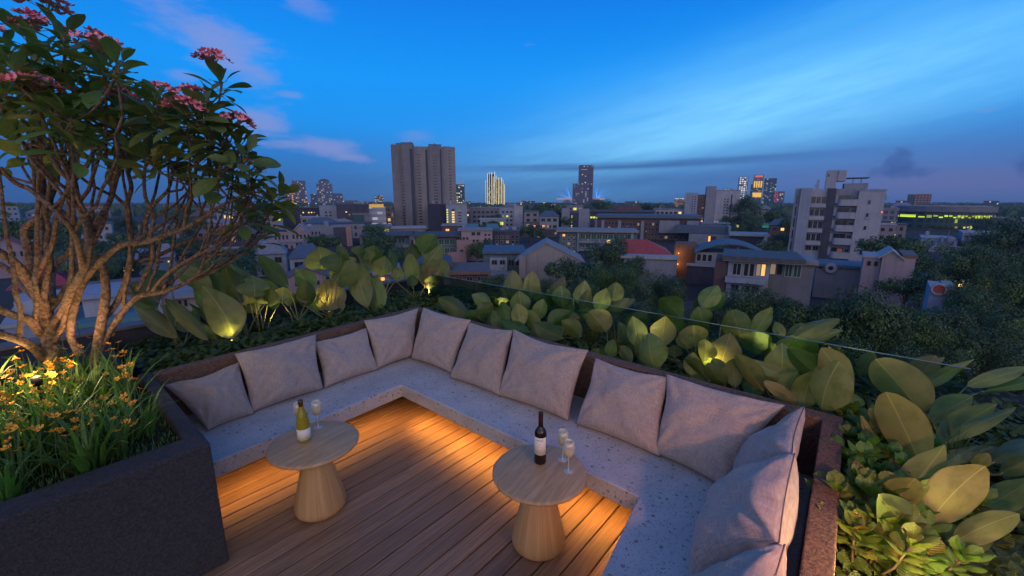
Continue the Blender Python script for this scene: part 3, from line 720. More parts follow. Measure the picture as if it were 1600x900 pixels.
# ---- low shrubs with whorls of rounded leaves, right of the near wall
M_shr = leafmat('shrub_leaf', (.11, .235, .028), (.15, .25, .05), (.26, .32, .09), .02, 9, .38, .4, .12, .25)
M_shry = leafmat('shrub_leaf_young', (.20, .17, .02), (.2, .18, .04), (.35, .33, .09), .02, 9, .4, .4, .5, .2)
M_twig = mat('twig', (.16, .11, .06), (.10, .07, .04), 30, .8)
def shrub(p, label, n, h, sp, seed):
    rnd = random.Random(seed)
    t = thing('low_shrub', label, 'shrub', p, rnd.uniform(0, 6), 'low bright green shrubs beside the near wall')
    lf, tw = MB(), MB()
    for k in range(n):
        a = rnd.uniform(0, 6.28); rr = sp * math.sqrt(rnd.random())
        top = Vector((rr * math.cos(a), rr * math.sin(a), h * rnd.uniform(.65, 1.05))); bot = Vector((top.x * .35, top.y * .35, 0))
        midp = (bot + top) / 2 + Vector((top.x * .12, top.y * .12, 0))
        tw.tube([bot, midp, top], [.006, .005, .003], 5)
        dirn = (top - midp).normalized()
        for w in range(3):
            o = midp.lerp(top, .35 + .325 * w)
            m = 5 if w < 2 else 6
            for q in range(m):
                an = q * 6.283 / m + w * .5 + rnd.uniform(-.3, .3); elv = rnd.uniform(.15, .55) + .3 * w
                out = Vector((math.cos(an), math.sin(an), 0)); L = rnd.uniform(.065, .115) * (1.0 if w else .85)
                d = out * math.cos(elv) + dirn * math.sin(elv)
                e = o + d * L
                blade(lf, o + d * .006, e, Vector((-math.sin(an), math.cos(an), 0)), L * rnd.uniform(.27, .36), -.08, .3, 6, 2, .64, .03, mi=1 if rnd.random() < .07 else 0, pw=.7)
    lf.build('foliage', [M_shr, M_shry], t, True); tw.build('stem', M_twig, t, True)
for k, (px, py, n, h, sp, lab) in enumerate([(1335, 860, 9, .26, .15, 'low bright shrub with one yellow leaf whorl, nearest the bottom edge'), (1330, 800, 8, .25, .14, 'low bright shrub against the near wall, second from the bottom edge'),
        (1345, 740, 9, .24, .15, 'low dark shrub between the near wall and the huge pale leaf'), (1335, 690, 8, .22, .14, 'low dark shrub just behind the wall corner'), (1385, 690, 8, .22, .16, 'low dark shrub under the tan leaves at the end of the glass'),
        (1400, 860, 9, .22, .18, 'low shrub in the shade of the broad olive leaf'), (1380, 790, 8, .2, .16, 'low shrub beside the small tan pair of leaves'), (1440, 780, 8, .2, .2, 'low shrub behind the orange ribbed leaf'), (1330, 650, 6, .2, .12, 'smallest low shrub touching the outer wall corner')]):
    shrub(onz(px, py + 35, .535), lab, n, h, sp, 40 + k)

# ---- leafy ground cover (uncountable) and grass tufts in the beds
M_cov = leafmat('cover_leaf', (.045, .120, .018), (.07, .13, .03), (.13, .2, .05), .03, 7, .35, .45, .3, .2)
def cover(name, areas, seed, size):
    rnd = random.Random(seed); mb = MB()
    for (x0, x1, y0, y1, z, n, hh) in areas:
        for _ in range(n):
            x, yv = rnd.uniform(x0, x1), rnd.uniform(y0, y1)
            hgt = hh * (.35 + .65 * (mnoise.noise(Vector((x * 2.2, yv * 2.2, seed))) * .5 + .5)) * rnd.uniform(.35, 1.15)
            o = Vector((x, yv, z + hgt)); a = rnd.uniform(0, 6.28); L = size * rnd.uniform(.6, 1.35); el = rnd.uniform(-.35, .75)
            d = Vector((math.cos(a) * math.cos(el), math.sin(a) * math.cos(el), math.sin(el)))
            blade(mb, o, o + d * L, Vector((-math.sin(a), math.cos(a), rnd.uniform(-.3, .3))), L * .42, .06, .2, 4, 1, .5, pw=.8)
    return stuff(mb.build(name, M_cov, None, True))
cover('ground_cover', [(.58, 3.2, 4.37, 5.15, .53, 5200, .17), (.58, 4.1, 5.15, 5.95, .53, 2600, .10), (3.23, 4.15, 3.2, 5.9, .53, 3800, .15), (3.22, 4.1, .0, 3.2, .53, 2200, .09), (4.25, 5.1, -1, 5.6, .53, 1800, .12),
                       (1.1, 3.2, -.75, -.1, .53, 2600, .12), (3.2, 4.6, -1.6, 0, .53, 2200, .14), (1.2, 3.2, -2.2, -.75, .53, 1600, .12)], 3, .062)
M_gra = leafmat('grass_blade', (.085, .130, .022), (.10, .13, .03), (.16, .2, .05), .0, 1, .35, .5, 0, .12)
M_gras = leafmat('strap_leaf', (.125, .27, .048), (.14, .27, .05), (.10, .18, .05), .06, 3, .35, .4, .15, .15)
def tuft(name, p, label, cat, n, L, w, spread, seed, group, material, part='foliage'):
    rnd = random.Random(seed); t = thing(name, label, cat, p, 0, group); mb = MB()
    for k in range(n):
        a = rnd.uniform(0, 6.28); el = rnd.uniform(.75, 1.5); l = L * rnd.uniform(.6, 1.1)
        r0 = Vector((math.cos(a), math.sin(a), 0)); b = r0 * rnd.uniform(0, spread * .3)
        droop = rnd.uniform(.2, 1.0)
        pts = []; pos = b.copy(); an = el
        for q in range(7):
            pts.append(pos.copy()); pos += (r0 * math.cos(an) + Vector((0, 0, math.sin(an)))) * l / 6; an -= droop * .33 * (q / 3)
        sd = Vector((-math.sin(a), math.cos(a), 0)); vs, uv = [], []
        nrm = Vector((0, 0, 1))
        for q, pt in enumerate(pts):
            ww = w * (1 - (q / 6) ** 2.2) * (.75 + .25 * min(1, q)) + .0004
            for s in (-1, 0, 1):
                vs.append(pt + sd * (s * ww) + nrm * (abs(s) * ww * .35)); uv.append((.5 + s * .5, q / 6))
        fs = [(q * 3 + s, q * 3 + s + 1, (q + 1) * 3 + s + 1, (q + 1) * 3 + s) for q in range(6) for s in range(2)]
        mb.add(vs, fs, 0, uv)
    mb.build(part, material, t, True)
    return t
for k, (px, py, lab) in enumerate([(775, 478, 'grass tuft glowing by the glass near the bench corner'), (925, 530, 'grass tuft lit under the drooping glowing leaf'), (965, 545, 'darker grass tuft beside the three large upright leaves'), (1240, 600, 'grass tuft shining between the leaves near the wall corner'), (1090, 568, 'dim grass tuft in the middle of the leafy bed'), (1480, 735, 'thin grass tuft among the leaves right of the huge pale leaf')]):
    tuft('grass_tuft', onz(px, py + 10, .53), lab, 'grass tuft', 90, .36, .0035, .2, 70 + k, 'grass tufts in the long bed', M_gra)

# ---- grey boulders in the dark garden at the far right
M_rock = mat('grey_boulder', (.12, .115, .125), (.20, .19, .20), 6, .85, .6, 30)
def boulder(p, sx, sy, sz, seed, label):
    import bmesh
    bm = bmesh.new(); bmesh.ops.create_icosphere(bm, subdivisions=4, radius=1)
    for v in bm.verts:
        n = mnoise.fractal(v.co * 1.2 + Vector((seed, 0, 0)), 1, 2, 4) * .18
        c = v.co * (1 + n); v.co = Vector((c.x * sx, c.y * sy, max(c.z, -.3) * sz))
    me = D.meshes.new('boulder'); bm.to_mesh(me); bm.free(); me.materials.append(M_rock)
    me.polygons.foreach_set('use_smooth', [True] * len(me.polygons))
    o = D.objects.new('boulder', me); col.objects.link(o); o.location = p
    tag(o, label, 'boulder', 'grey boulders at the far right')
boulder(onf(1590, 660, 3.75) - Vector((0, 0, .05)), .30, .26, .24, 3, 'rounded grey boulder cut by the right edge, the taller of three')
boulder(onf(1535, 668, 3.7) - Vector((0, 0, .10)), .20, .18, .13, 8, 'flat grey boulder behind the narrow leaves')
boulder(onf(1575, 765, 3.3) - Vector((0, 0, .12)), .24, .2, .15, 12, 'low dark boulder between the orange ribbed leaf and the right edge')

# ---- left planter: turf, strap-leaved clumps, orange flowers
def lawn():
    rnd = random.Random(9); mb = MB()
    for _ in range(9000):
        x, yv = rnd.uniform(-2.2, .44), 2.84 + (rnd.random() ** 1.3) * 1.9
        if x < -1.3 and yv < 3.3: continue
        a = rnd.uniform(0, 6.28); L = rnd.uniform(.025, .062); d = Vector((math.cos(a) * .55, math.sin(a) * .55, 1)).normalized()
        blade(mb, (x, yv, .712), Vector((x, yv, .712)) + d * L, Vector((-math.sin(a), math.cos(a), 0)), .0028, .1, .2, 2, 1, .4)
    stuff(mb.build('grass', M_gras, None, True))
lawn()
srnd = random.Random(21)
def planter_pt(px, py, z=.715):
    p = onz(px, py, z); return p
for k in range(64):
    for _ in range(50):
        px, py = srnd.uniform(-40, 245), srnd.uniform(585, 790)
        p = planter_pt(px, py)
        if p.y > 2.93 and p.x < .36 and (px < 205 or py < 690) and p.y < 4.6: break
    tuft('strap_leaf_plant', p, 'clump of arching strap leaves growing among the flowers in the planter', 'plant', 15, srnd.uniform(.26, .46), srnd.uniform(.008, .014), .12, 200 + k, 'strap leaved clumps in the planter', M_gras)
M_pet = mat('orange_petal', (.82, .29, .010), (.88, .44, .02), 40, .55, randv=.15); M_pet.node_tree.nodes['Principled BSDF'].inputs['Subsurface Weight'].default_value = .0
M_eye = mat('flower_centre', (.35, .14, .01), (.5, .25, .02), 90, .8)
M_fst = mat('flower_stem', (.03, .07, .015), rough=.7)
def flower_meshes(seed):
    rnd = random.Random(seed); mb = MB()
    for q in range(6):
        a = q * math.pi / 3 + rnd.uniform(-.12, .12); el = rnd.uniform(.05, .45)
        d = Vector((math.cos(a) * math.cos(el), math.sin(a) * math.cos(el), math.sin(el)))
        blade(mb, d * .004, d * rnd.uniform(.027, .035), Vector((-math.sin(a), math.cos(a), 0)), .0085, .08, .2, 6, 2, .55, pw=.75)
    return mb.mesh('bloom', M_pet, True), MB().lathe([(.001, -.006), (.006, -.003), (.007, .002), (.005, .006), (.001, .008)], 10).mesh('flower_eye', M_eye, True)
FM = [flower_meshes(s) for s in range(4)]
def flower(p, hgt, seed, label, grp):
    rnd = random.Random(seed); t = thing('orange_flower', label, 'flower', p, 0, grp)
    lean = Vector((rnd.uniform(-.05, .05), rnd.uniform(-.05, .05), hgt))
    MB().tube([(0, 0, 0), lean * .5 + Vector((rnd.uniform(-.02, .02), rnd.uniform(-.02, .02), 0)), lean], [.0026, .002, .0015], 5).build('stem', M_fst, t, True)
    b, e = FM[seed % 4]
    o = D.objects.new('bloom', b); col.objects.link(o); o.parent = t; o.location = lean; o.rotation_euler = (rnd.uniform(-.7, .7), rnd.uniform(-.7, .7), rnd.uniform(0, 6)); s = rnd.uniform(.55, .82); o.scale = (s, s, s)
    c = D.objects.new('flower_centre', e); col.objects.link(c); c.parent = o
FLOW = [(12, 582), (40, 573), (58, 570), (70, 588), (30, 592), (8, 600), (55, 600), (42, 628), (12, 613), (20, 615), (30, 612), (48, 614), (4, 622), (78, 592), (85, 600), (80, 608), (92, 603), (95, 592), (117, 592), (163, 573), (163, 623), (33, 640), (58, 655), (76, 655), (106, 645), (20, 660), (8, 688), (14, 710), (3, 705), (50, 706), (35, 615),
        (205, 530), (218, 528), (190, 550), (165, 548), (125, 555), (140, 540), (110, 545), (222, 565), (232, 570), (195, 615), (213, 568), (180, 545), (90, 570), (100, 560), (20, 572), (5, 590), (15, 640), (25, 670), (10, 660), (65, 625), (100, 575), (186, 520), (150, 525), (120, 530), (240, 545), (212, 552), (130, 505), (88, 520), (40, 540), (20, 550), (8, 560)]
for _ in range(90): FLOW.append((srnd.uniform(-10, 150) if srnd.random() < .75 else srnd.uniform(150, 245), srnd.uniform(560, 700)))
for k, (px, py) in enumerate(FLOW):
    if px > 205 and py > 640: py -= 60
    hgt = srnd.uniform(.20, .36)
    p = onz(px, py, .715 + hgt)
    if p.y > 4.9: p = ony(px, py, srnd.uniform(4.3, 4.9)); hgt = max(.2, p.z - .715)
    if p.y < 2.9: p.y = 2.95
    if p.x > .40: p.x = .36
    flower((p.x, p.y, .715), hgt, 300 + k, 'orange six petalled flower on a thin stem in the charcoal planter', 'orange flowers in the charcoal planter')

# ---- frangipani-like trees with pink flower heads
def barkmat():
    m = D.materials.new('bark'); m.use_nodes = True; t = NT(m.node_tree); p = t.n['Principled BSDF']
    v = t.new('ShaderNodeTexCoord').outputs['Object']
    n1 = t.noise(v, 38, 6, .7); n2 = t.noise(t.vm('MULTIPLY', v, (1, 1, .4)), 90, 4, .6)
    c = t.mix(t.sm(n1, .36, .62), (.055, .036, .024), (.24, .165, .11))
    c = t.mix(t.m('MULTIPLY', t.sm(n2, .5, .7), .5), c, (.07, .05, .035))
    t.put(p.inputs['Base Color'], c); p.inputs['Roughness'].default_value = .9
    b = t.new('ShaderNodeBump'); b.inputs['Strength'].default_value = .9; b.inputs['Distance'].default_value = .012
    t.put(b.inputs['Height'], t.m('ADD', n1, t.m('MULTIPLY', n2, .5))); t.l.new(b.outputs[0], p.inputs['Normal'])
    return m
M_bark = barkmat()
M_fr = leafmat('frangipani_leaf', (.115, .215, .060), (.15, .25, .075), (.16, .22, .09), .022, 16, .25, .38, .3, .1)
M_pink = mat('pink_petal', (.92, .24, .29), (.95, .42, .46), 60, .6)
def ptree(label, base, limbs, rosettes, seed, r0):
    """limbs: polylines [(px, py, F, radius), ...]; rosettes: places of leaf whorls"""
    rnd = random.Random(seed); t = thing('flowering_tree', label, 'tree', base, 0, 'pink flowering trees in the planter')
    wood = MB(); nodes = []
    for lb in limbs:
        pts = [onf(a, b, F) - base for a, b, F, r in lb]; rad = [r * .56 for *_, r in lb]
        # smooth the polyline with wobble
        P, Q = [], []
        for i in range(len(pts) - 1):
            for s in range(5):
                u = s / 5
                a0 = pts[max(i - 1, 0)]; a1 = pts[i]; a2 = pts[i + 1]; a3 = pts[min(i + 2, len(pts) - 1)]
                q = .5 * ((2 * a1) + (a2 - a0) * u + (2 * a0 - 5 * a1 + 4 * a2 - a3) * u * u + (3 * a1 - a0 - 3 * a2 + a3) * u ** 3)
                q += mnoise.noise_vector(q * 3.1 + Vector((seed, 0, 0))) * .018
                P.append(q); Q.append((rad[i] + (rad[i + 1] - rad[i]) * u) * (1 + .13 * mnoise.noise(q * 9)))
        P.append(pts[-1]); Q.append(rad[-1])
        wood.tube(P, Q, 10)
        nodes += [(p, r) for p, r in zip(P, Q)][3:]
    lf, heads = MB(), []
    root = nodes[0][0]
    for (p, big, fl) in sorted(rosettes, key=lambda q: min((q[0] - base - n[0]).length for n in nodes)):
        p = p - base
        best = min(nodes, key=lambda n: (p - n[0]).length + 1.4 * max(0, n[0].z - p.z + .15) + (0 if n[1] > .006 else .2))
        a, r = best; d = p - a; L = d.length
        if L > .05:
            bow = Vector((d.x * .30, d.y * .30, -.10 * L)) + mnoise.noise_vector(p * 2.3) * .07 * L
            pts = [a]
            n = max(3, int(L / .10))
            for i in range(1, n + 1):
                u = i / n; q = a + d * u + bow * (4 * u * (1 - u)) * .55 + mnoise.noise_vector(p * 4 + Vector((u * 3, 0, 0))) * .02
                pts.append(q)
            ra = min(r * .78, .010 + .013 * L + .004); rads = [ra + (.0075 - ra) * (i / n) for i in range(n + 1)]
            wood.tube(pts, rads, 7)
            nodes += list(zip(pts[2:-1], rads[2:-1]))
            up = (pts[-1] - pts[-2]).normalized()
        else: up = Vector((0, 0, 1))
        up = (up + Vector((0, 0, .9))).normalized(); sx = up.orthogonal().normalized(); sy = up.cross(sx)
        m = int(rnd.uniform(10, 15) * big)
        for k in range(m):
            a = k * 2.4 + rnd.uniform(-.3, .3); fr = k / m
            el = .95 - 1.35 * fr + rnd.uniform(-.25, .25)
            out = sx * math.cos(a) + sy * math.sin(a)
            dd = (out * math.cos(el) + up * math.sin(el)).normalized(); l = rnd.uniform(.135, .225) * (.55 + .45 * min(1, fr * 2.2)) * (.8 + .2 * big)
            o = p - up * (.10 * fr)
            droop = Vector((0, 0, -.10 * l * fr))
            sd = dd.cross(up).normalized(); tw_ = rnd.uniform(-.35, .35); sd = sd * math.cos(tw_) + dd.cross(sd) * math.sin(tw_)
            blade(lf, o + dd * .035, o + dd * (l + .035) + droop, sd, l * rnd.uniform(.19, .25), .06, .22, 7, 2, .58, .02, pw=.68, sd=k)
            lf.tube([o, o + dd * .05], .0022, 4, 1, cap=False)
        if fl: heads.append((p + up * .12 - HD * .07, up))
    low = [n for n in nodes if .25 < n[0].z < 1.5]
    tops = [q[0] - base for q in rosettes]
    for k in range(28):                                   # more thin limbs rising through the crown
        p = tops[rnd.randrange(len(tops))]
        cand = [n for n in low if math.hypot(n[0].x - p.x, n[0].y - p.y) < .75 and n[0].z < p.z - .35]
        if not cand: continue
        a, r = cand[rnd.randrange(len(cand))]; d = p - a; L = d.length; n = max(4, int(L / .12)); r1 = min(r * .62, .022)
        bow = Vector((d.x * .28, d.y * .28, -.06 * L)) + mnoise.noise_vector(p * 3 + a) * .10 * L
        wood.tube([a + d * (i / n) + bow * (4 * (i / n) * (1 - i / n)) * .6 + (mnoise.noise_vector(p * 5 + Vector((i * .8, 0, 0))) * .025 if 0 < i < n else Vector()) for i in range(n + 1)], [r1 + (.006 - r1) * i / n for i in range(n + 1)], 7)
    wood.build('trunk', M_bark, t, True); lf.build('crown', [M_fr, M_stalk], t, True)
    for hp, up in heads:
        hb = MB()
        for k in range(34):
            an = rnd.uniform(0, 6.28); rr = .105 * math.sqrt(rnd.random()); o = Vector((rr * math.cos(an), rr * math.sin(an), .05 - rr * rr * 5 + rnd.uniform(-.012, .012)))
            nd = (o * 5 + Vector((0, 0, .9)) + Vector((rnd.uniform(-.4, .4), rnd.uniform(-.4, .4), 0))).normalized(); s1 = nd.orthogonal().normalized(); s2 = nd.cross(s1)
            for q in range(5):
                b = q * 1.2566; dd = (s1 * math.cos(b) + s2 * math.sin(b)) * .95 + nd * .35
                blade(hb, o, o + dd * .032, nd.cross(dd), .010, .1, .2, 3, 1, .55)
            if k % 3 == 0: hb.tube([(0, 0, -.04), o], .0018, 4, 1, cap=False)
        hb.build('flower_head', [M_pink, M_stalk], t, True, loc=hp)
    return t
trnd = random.Random(77)
def ros(items, F0, F1):
    return [(onf(px, py, trnd.uniform(F0, F1)), trnd.uniform(.85, 1.1), fl) for px, py, fl in items]
base1 = Vector((.06, 4.62, .70)); F1 = base1.dot(HD)
limbs1 = [
    [(92, 600, F1, .100), (80, 545, F1, .088), (72, 500, F1, .080), (62, 465, F1 - .05, .066), (40, 432, F1 - .1, .055), (12, 405, F1 - .2, .046), (-30, 380, F1 - .3, .036)],
    [(78, 520, F1, .070), (70, 470, F1 + .1, .062), (45, 400, F1 + .1, .05), (36, 360, F1 + .1, .046), (50, 345, F1 + .1, .036), (72, 322, F1 + .1, .034), (60, 300, F1 + .1, .030), (25, 285, F1, .026), (2, 262, F1 - .1, .02)],
    [(75, 540, F1, .06), (88, 500, F1, .052), (110, 455, F1 - .1, .050), (128, 425, F1 - .15, .046), (140, 370, F1 - .2, .042), (125, 325, F1 - .25, .036), (110, 285, F1 - .25, .032), (88, 262, F1 - .3, .026), (75, 232, F1 - .3, .02)],
    [(132, 400, F1 - .16, .036), (150, 350, F1 - .1, .034), (172, 315, F1 - .05, .030), (176, 275, F1, .026), (165, 240, F1, .02)],
    [(70, 560, F1, .058), (45, 540, F1 - .2, .05), (20, 528, F1 - .3, .045), (-30, 515, F1 - .5, .035)],
    [(66, 525, F1, .055), (45, 500, F1 - .2, .048), (15, 490, F1 - .3, .042), (-25, 470, F1 - .4, .035)],
    [(62, 470, F1, .046), (30, 440, F1 + .25, .042), (0, 415, F1 + .3, .036), (-30, 400, F1 + .3, .03)],
    [(80, 470, F1, .04), (86, 420, F1 + .3, .036), (120, 375, F1 + .35, .032), (110, 340, F1 + .3, .03), (75, 310, F1 + .2, .028), (66, 255, F1 + .2, .024), (70, 200, F1 + .2, .018)],
    [(128, 420, F1 - .15, .034), (118, 370, F1 - .4, .030), (100, 345, F1 - .5, .028), (72, 315, F1 - .5, .024), (40, 290, F1 - .5, .02)],
    [(60, 300, F1 + .1, .028), (62, 260, F1 + .05, .024), (50, 220, F1, .02), (68, 185, F1, .015)],
    [(110, 285, F1 - .25, .026), (135, 262, F1 - .2, .022), (150, 230, F1 - .2, .018)],
]
ROS1 = [(5, 75, 1), (70, 78, 1), (100, 55, 1), (40, 55, 0), (-20, 90, 0), (60, 110, 0), (20, 120, 0), (95, 100, 0), (130, 95, 0), (165, 110, 1), (-10, 140, 0), (45, 150, 0), (85, 145, 0), (120, 135, 0), (150, 150, 0), (185, 100, 0), (10, 175, 0), (50, 185, 0), (85, 175, 1), (110, 178, 0), (135, 175, 0), (195, 185, 1), (165, 190, 0), (8, 205, 1), (40, 225, 0), (-15, 250, 0), (75, 215, 0), (105, 215, 0),
        (15, 155, 0), (-20, 310, 0), (180, 150, 0), (60, 135, 0), (120, 225, 0), (145, 215, 0), (25, 95, 0), (110, 75, 0), (-25, 190, 0), (200, 140, 0), (100, 130, 0), (70, 160, 0)]
ptree('taller pink flowering tree with thick forked trunk at the left edge', base1, limbs1, ros(ROS1, F1 - .75, F1 + .55), 4, .1)
base2 = Vector((.30, 4.50, .70)); F2 = base2.dot(HD)
limbs2 = [
    [(140, 600, F2, .072), (150, 555, F2, .064), (160, 500, F2, .058), (165, 460, F2, .052), (162, 420, F2, .046), (150, 400, F2 - .05, .036)],
    [(150, 560, F2, .046), (180, 505, F2 + .05, .042), (215, 465, F2 + .05, .038), (255, 455, F2 + .05, .034), (290, 440, F2 + .1, .028), (312, 420, F2 + .1, .024), (322, 385, F2 + .1, .02), (330, 345, F2 + .1, .016)],
    [(160, 500, F2, .042), (185, 470, F2 + .1, .040), (205, 415, F2 + .1, .038), (203, 365, F2 + .15, .034), (200, 320, F2 + .15, .030), (208, 290, F2 + .15, .026), (200, 255, F2 + .15, .022), (205, 215, F2 + .15, .018)],
    [(125, 555, F2 - .1, .050), (110, 520, F2 - .1, .045), (125, 455, F2 - .1, .042), (150, 415, F2 - .1, .038), (190, 385, F2 - .2, .034), (235, 378, F2 - .2, .030), (285, 355, F2 - .2, .026), (320, 335, F2 - .2, .022), (350, 318, F2 - .2, .017), (395, 300, F2 - .15, .012)],
    [(215, 455, F2 + .1, .034), (235, 420, F2 + .15, .030), (238, 385, F2 + .15, .028), (228, 350, F2 + .2, .026), (240, 320, F2 + .2, .024), (262, 295, F2 + .2, .02), (270, 260, F2 + .2, .016)],
    [(205, 415, F2 + .15, .03), (245, 400, F2 + .25, .028), (285, 380, F2 + .3, .024), (318, 372, F2 + .3, .02), (360, 355, F2 + .3, .016), (410, 345, F2 + .25, .010)],
    [(235, 378, F2 - .2, .024), (240, 340, F2 - .2, .022), (225, 305, F2 - .2, .02), (228, 260, F2 - .2, .016), (250, 235, F2 - .2, .013)],
    [(200, 320, F2 + .15, .026), (175, 295, F2 + .1, .022), (180, 255, F2 + .1, .018), (178, 215, F2, .014)],
    [(285, 355, F2 - .2, .02), (290, 325, F2 - .25, .018), (305, 300, F2 - .25, .015), (318, 270, F2 - .25, .012)],
    [(240, 455, F2 + .05, .026), (262, 430, F2 - .15, .024), (300, 405, F2 - .2, .020), (330, 385, F2 - .2, .016), (350, 372, F2 - .15, .012)],
]
ROS2 = [(175, 155, 0), (215, 165, 0), (245, 155, 0), (260, 165, 1), (345, 128, 1), (325, 145, 0), (310, 185, 1), (320, 205, 1), (295, 170, 0), (280, 200, 0), (240, 200, 0), (255, 230, 0), (215, 220, 0), (300, 225, 0), (330, 230, 0), (352, 225, 0), (375, 225, 1), (385, 245, 0), (345, 250, 0), (310, 250, 0), (275, 235, 0), (230, 250, 0), (365, 265, 0), (395, 285, 1), (405, 310, 0), (390, 265, 0), (335, 275, 0), (225, 190, 0), (200, 205, 0), (300, 270, 0), (420, 335, 0), (440, 305, 0), (410, 368, 0), (380, 330, 0), (425, 315, 0), (265, 205, 0), (190, 230, 0), (320, 170, 0), (350, 205, 0), (205, 240, 0), (360, 290, 0), (270, 180, 0), (240, 175, 0)]
ptree('pink flowering tree leaning right over the big leaves', base2, limbs2, ros(ROS2, F2 - .55, F2 + .6), 9, .08)

# ---- garden uplights hidden among the plants
M_can = mat('black_fixture', (.008, .008, .008), rough=.5)
M_lens = emitmat('fixture_lens', (1, .8, .45), 1.5)
def uplight(p, label, power, tilt=(0, 0), color=(1, .72, .31), angle=110, lift=.09, point=False):
    t = thing('garden_spotlight', label, 'garden light', p, 0, 'small spotlights hidden among the plants')
    MB().tube([(0, 0, -.03), (0, 0, lift - .05)], .006, 6).build('spike', M_can, t)
    MB().lathe([(.001, lift - .055), (.022, lift - .055), (.026, lift - .03), (.026, lift), (.022, lift), (.021, lift - .012), (.001, lift - .012)], 16).build('housing', M_can, t, True)
    if not point: MB().lathe([(.001, lift - .0115), (.0205, lift - .0115)], 16).build('lens', M_lens, t)
    la = D.lights.new('garden_bulb', 'POINT' if point else 'SPOT'); la.energy = power; la.color = color;
    if not point: la.spot_size = R(angle); la.spot_blend = .9
    la.shadow_soft_size = .04
    o = D.objects.new('garden_lamp', la); col.objects.link(o); o.parent = t; o.location = (0, 0, lift + (.07 if point else .004))
    o.rotation_euler = Vector((tilt[0], tilt[1], tilt[2] if len(tilt) > 2 else 1)).to_track_quat('-Z', 'Y').to_euler()
zb = .535
for px, py, z, P, tl, lab in [
        (368, 548, zb, 3.0, (-.1, .55), 'spotlight at the foot of the widest glowing leaf on the left'), (520, 500, zb, 3.6, (-.1, .5), 'spotlight at the foot of the brightest yellow leaf'), (672, 468, zb, 2.6, (0, .5), 'spotlight at the foot of the bright leaf behind the bench corner'),
        (440, 522, zb, 1.5, (0, .5), 'spotlight among the round leaves before the pale block'), (590, 487, zb, 1.3, (0, .5), 'spotlight under the long upright leaf'),
        (782, 492, zb, 2.2, (.3, .2), 'spotlight beside the grass tuft near the bench corner'), (930, 530, zb, 4.2, (.3, .1), 'spotlight under the drooping glowing leaf'), (1010, 575, zb, 1.6, (.3, .3), 'spotlight before the three large upright leaves'), (1110, 600, zb, 2.2, (.3, .1), 'spotlight in the middle of the long bed'),
        (1222, 592, zb, 4.0, (.25, .1), 'spotlight by the shining grass near the wall corner'), (1300, 640, zb, 2.2, (.3, .0), 'spotlight behind the large ribbed leaf'),
        (1400, 730, zb, 3.0, (.35, -.1), 'spotlight at the foot of the huge pale leaf'), (1440, 840, zb, 2.2, (.35, -.1), 'spotlight under the orange glowing ribbed leaf'), (1350, 1010, .54, 4, (.15, .25), 'spotlight below the yellow whorl of the nearest low shrub')]:
    uplight(onz(px, py, z), lab, P * 8.5, tl)
uplight(onz(1440, 1010, .54), 'spotlight on a spike beside the nearest low shrub', 9, (.3, .3), (1, .70, .28), 150, .20, True)
uplight((1.32, -.42, .535), 'spotlight on a taller spike grazing the near wall from the low shrubs', 75, (.85, .42, -.35), (1, .42, .22), 120, .74)
uplight(onz(15, 640, .72), 'spotlight among the orange flowers in the planter', 3.6, (.12, .25), (1, .62, .22), 150, .27, True)
uplight(onz(75, 665, .72), 'spotlight in the strap leaves at the front of the planter', 7, (-.2, .6), (1, .72, .28), 150, .33, True)
uplight(onz(125, 612, .72), 'spotlight at the foot of the leaning flowering tree', 20, (.15, .05), (1, .50, .22), 110, .20)
uplight(onz(30, 600, .72), 'spotlight at the foot of the taller flowering tree', 19, (-.05, .0), (1, .48, .20), 110, .20)
# ================================================================ CITY
GZ = -18.0
HAZE = .00016
M_city = mat('city_ground_cover', (.012, .018, .012), (.035, .036, .038), .05, 1, 0)
g = MB(); g.add([(2650 * math.cos(a * math.pi / 24), 2650 * math.sin(a * math.pi / 24), GZ - .02) for a in range(48)], [tuple(range(48))])
structure(g.build('city_ground', M_city))
# one long road between the gardens and the blocks
rd = MB(); p, q = HD * 62 - RT * 260, HD * 92 + RT * 260
nn = (q - p).normalized().cross(Vector((0, 0, 1))) * 4
rd.add([(v.x, v.y, GZ + .01) for v in (p - nn, p + nn, q + nn, q - nn)], [(0, 3, 2, 1)])
structure(rd.build('road', mat('asphalt', (.03, .03, .033), (.05, .05, .052), .6, .9)))

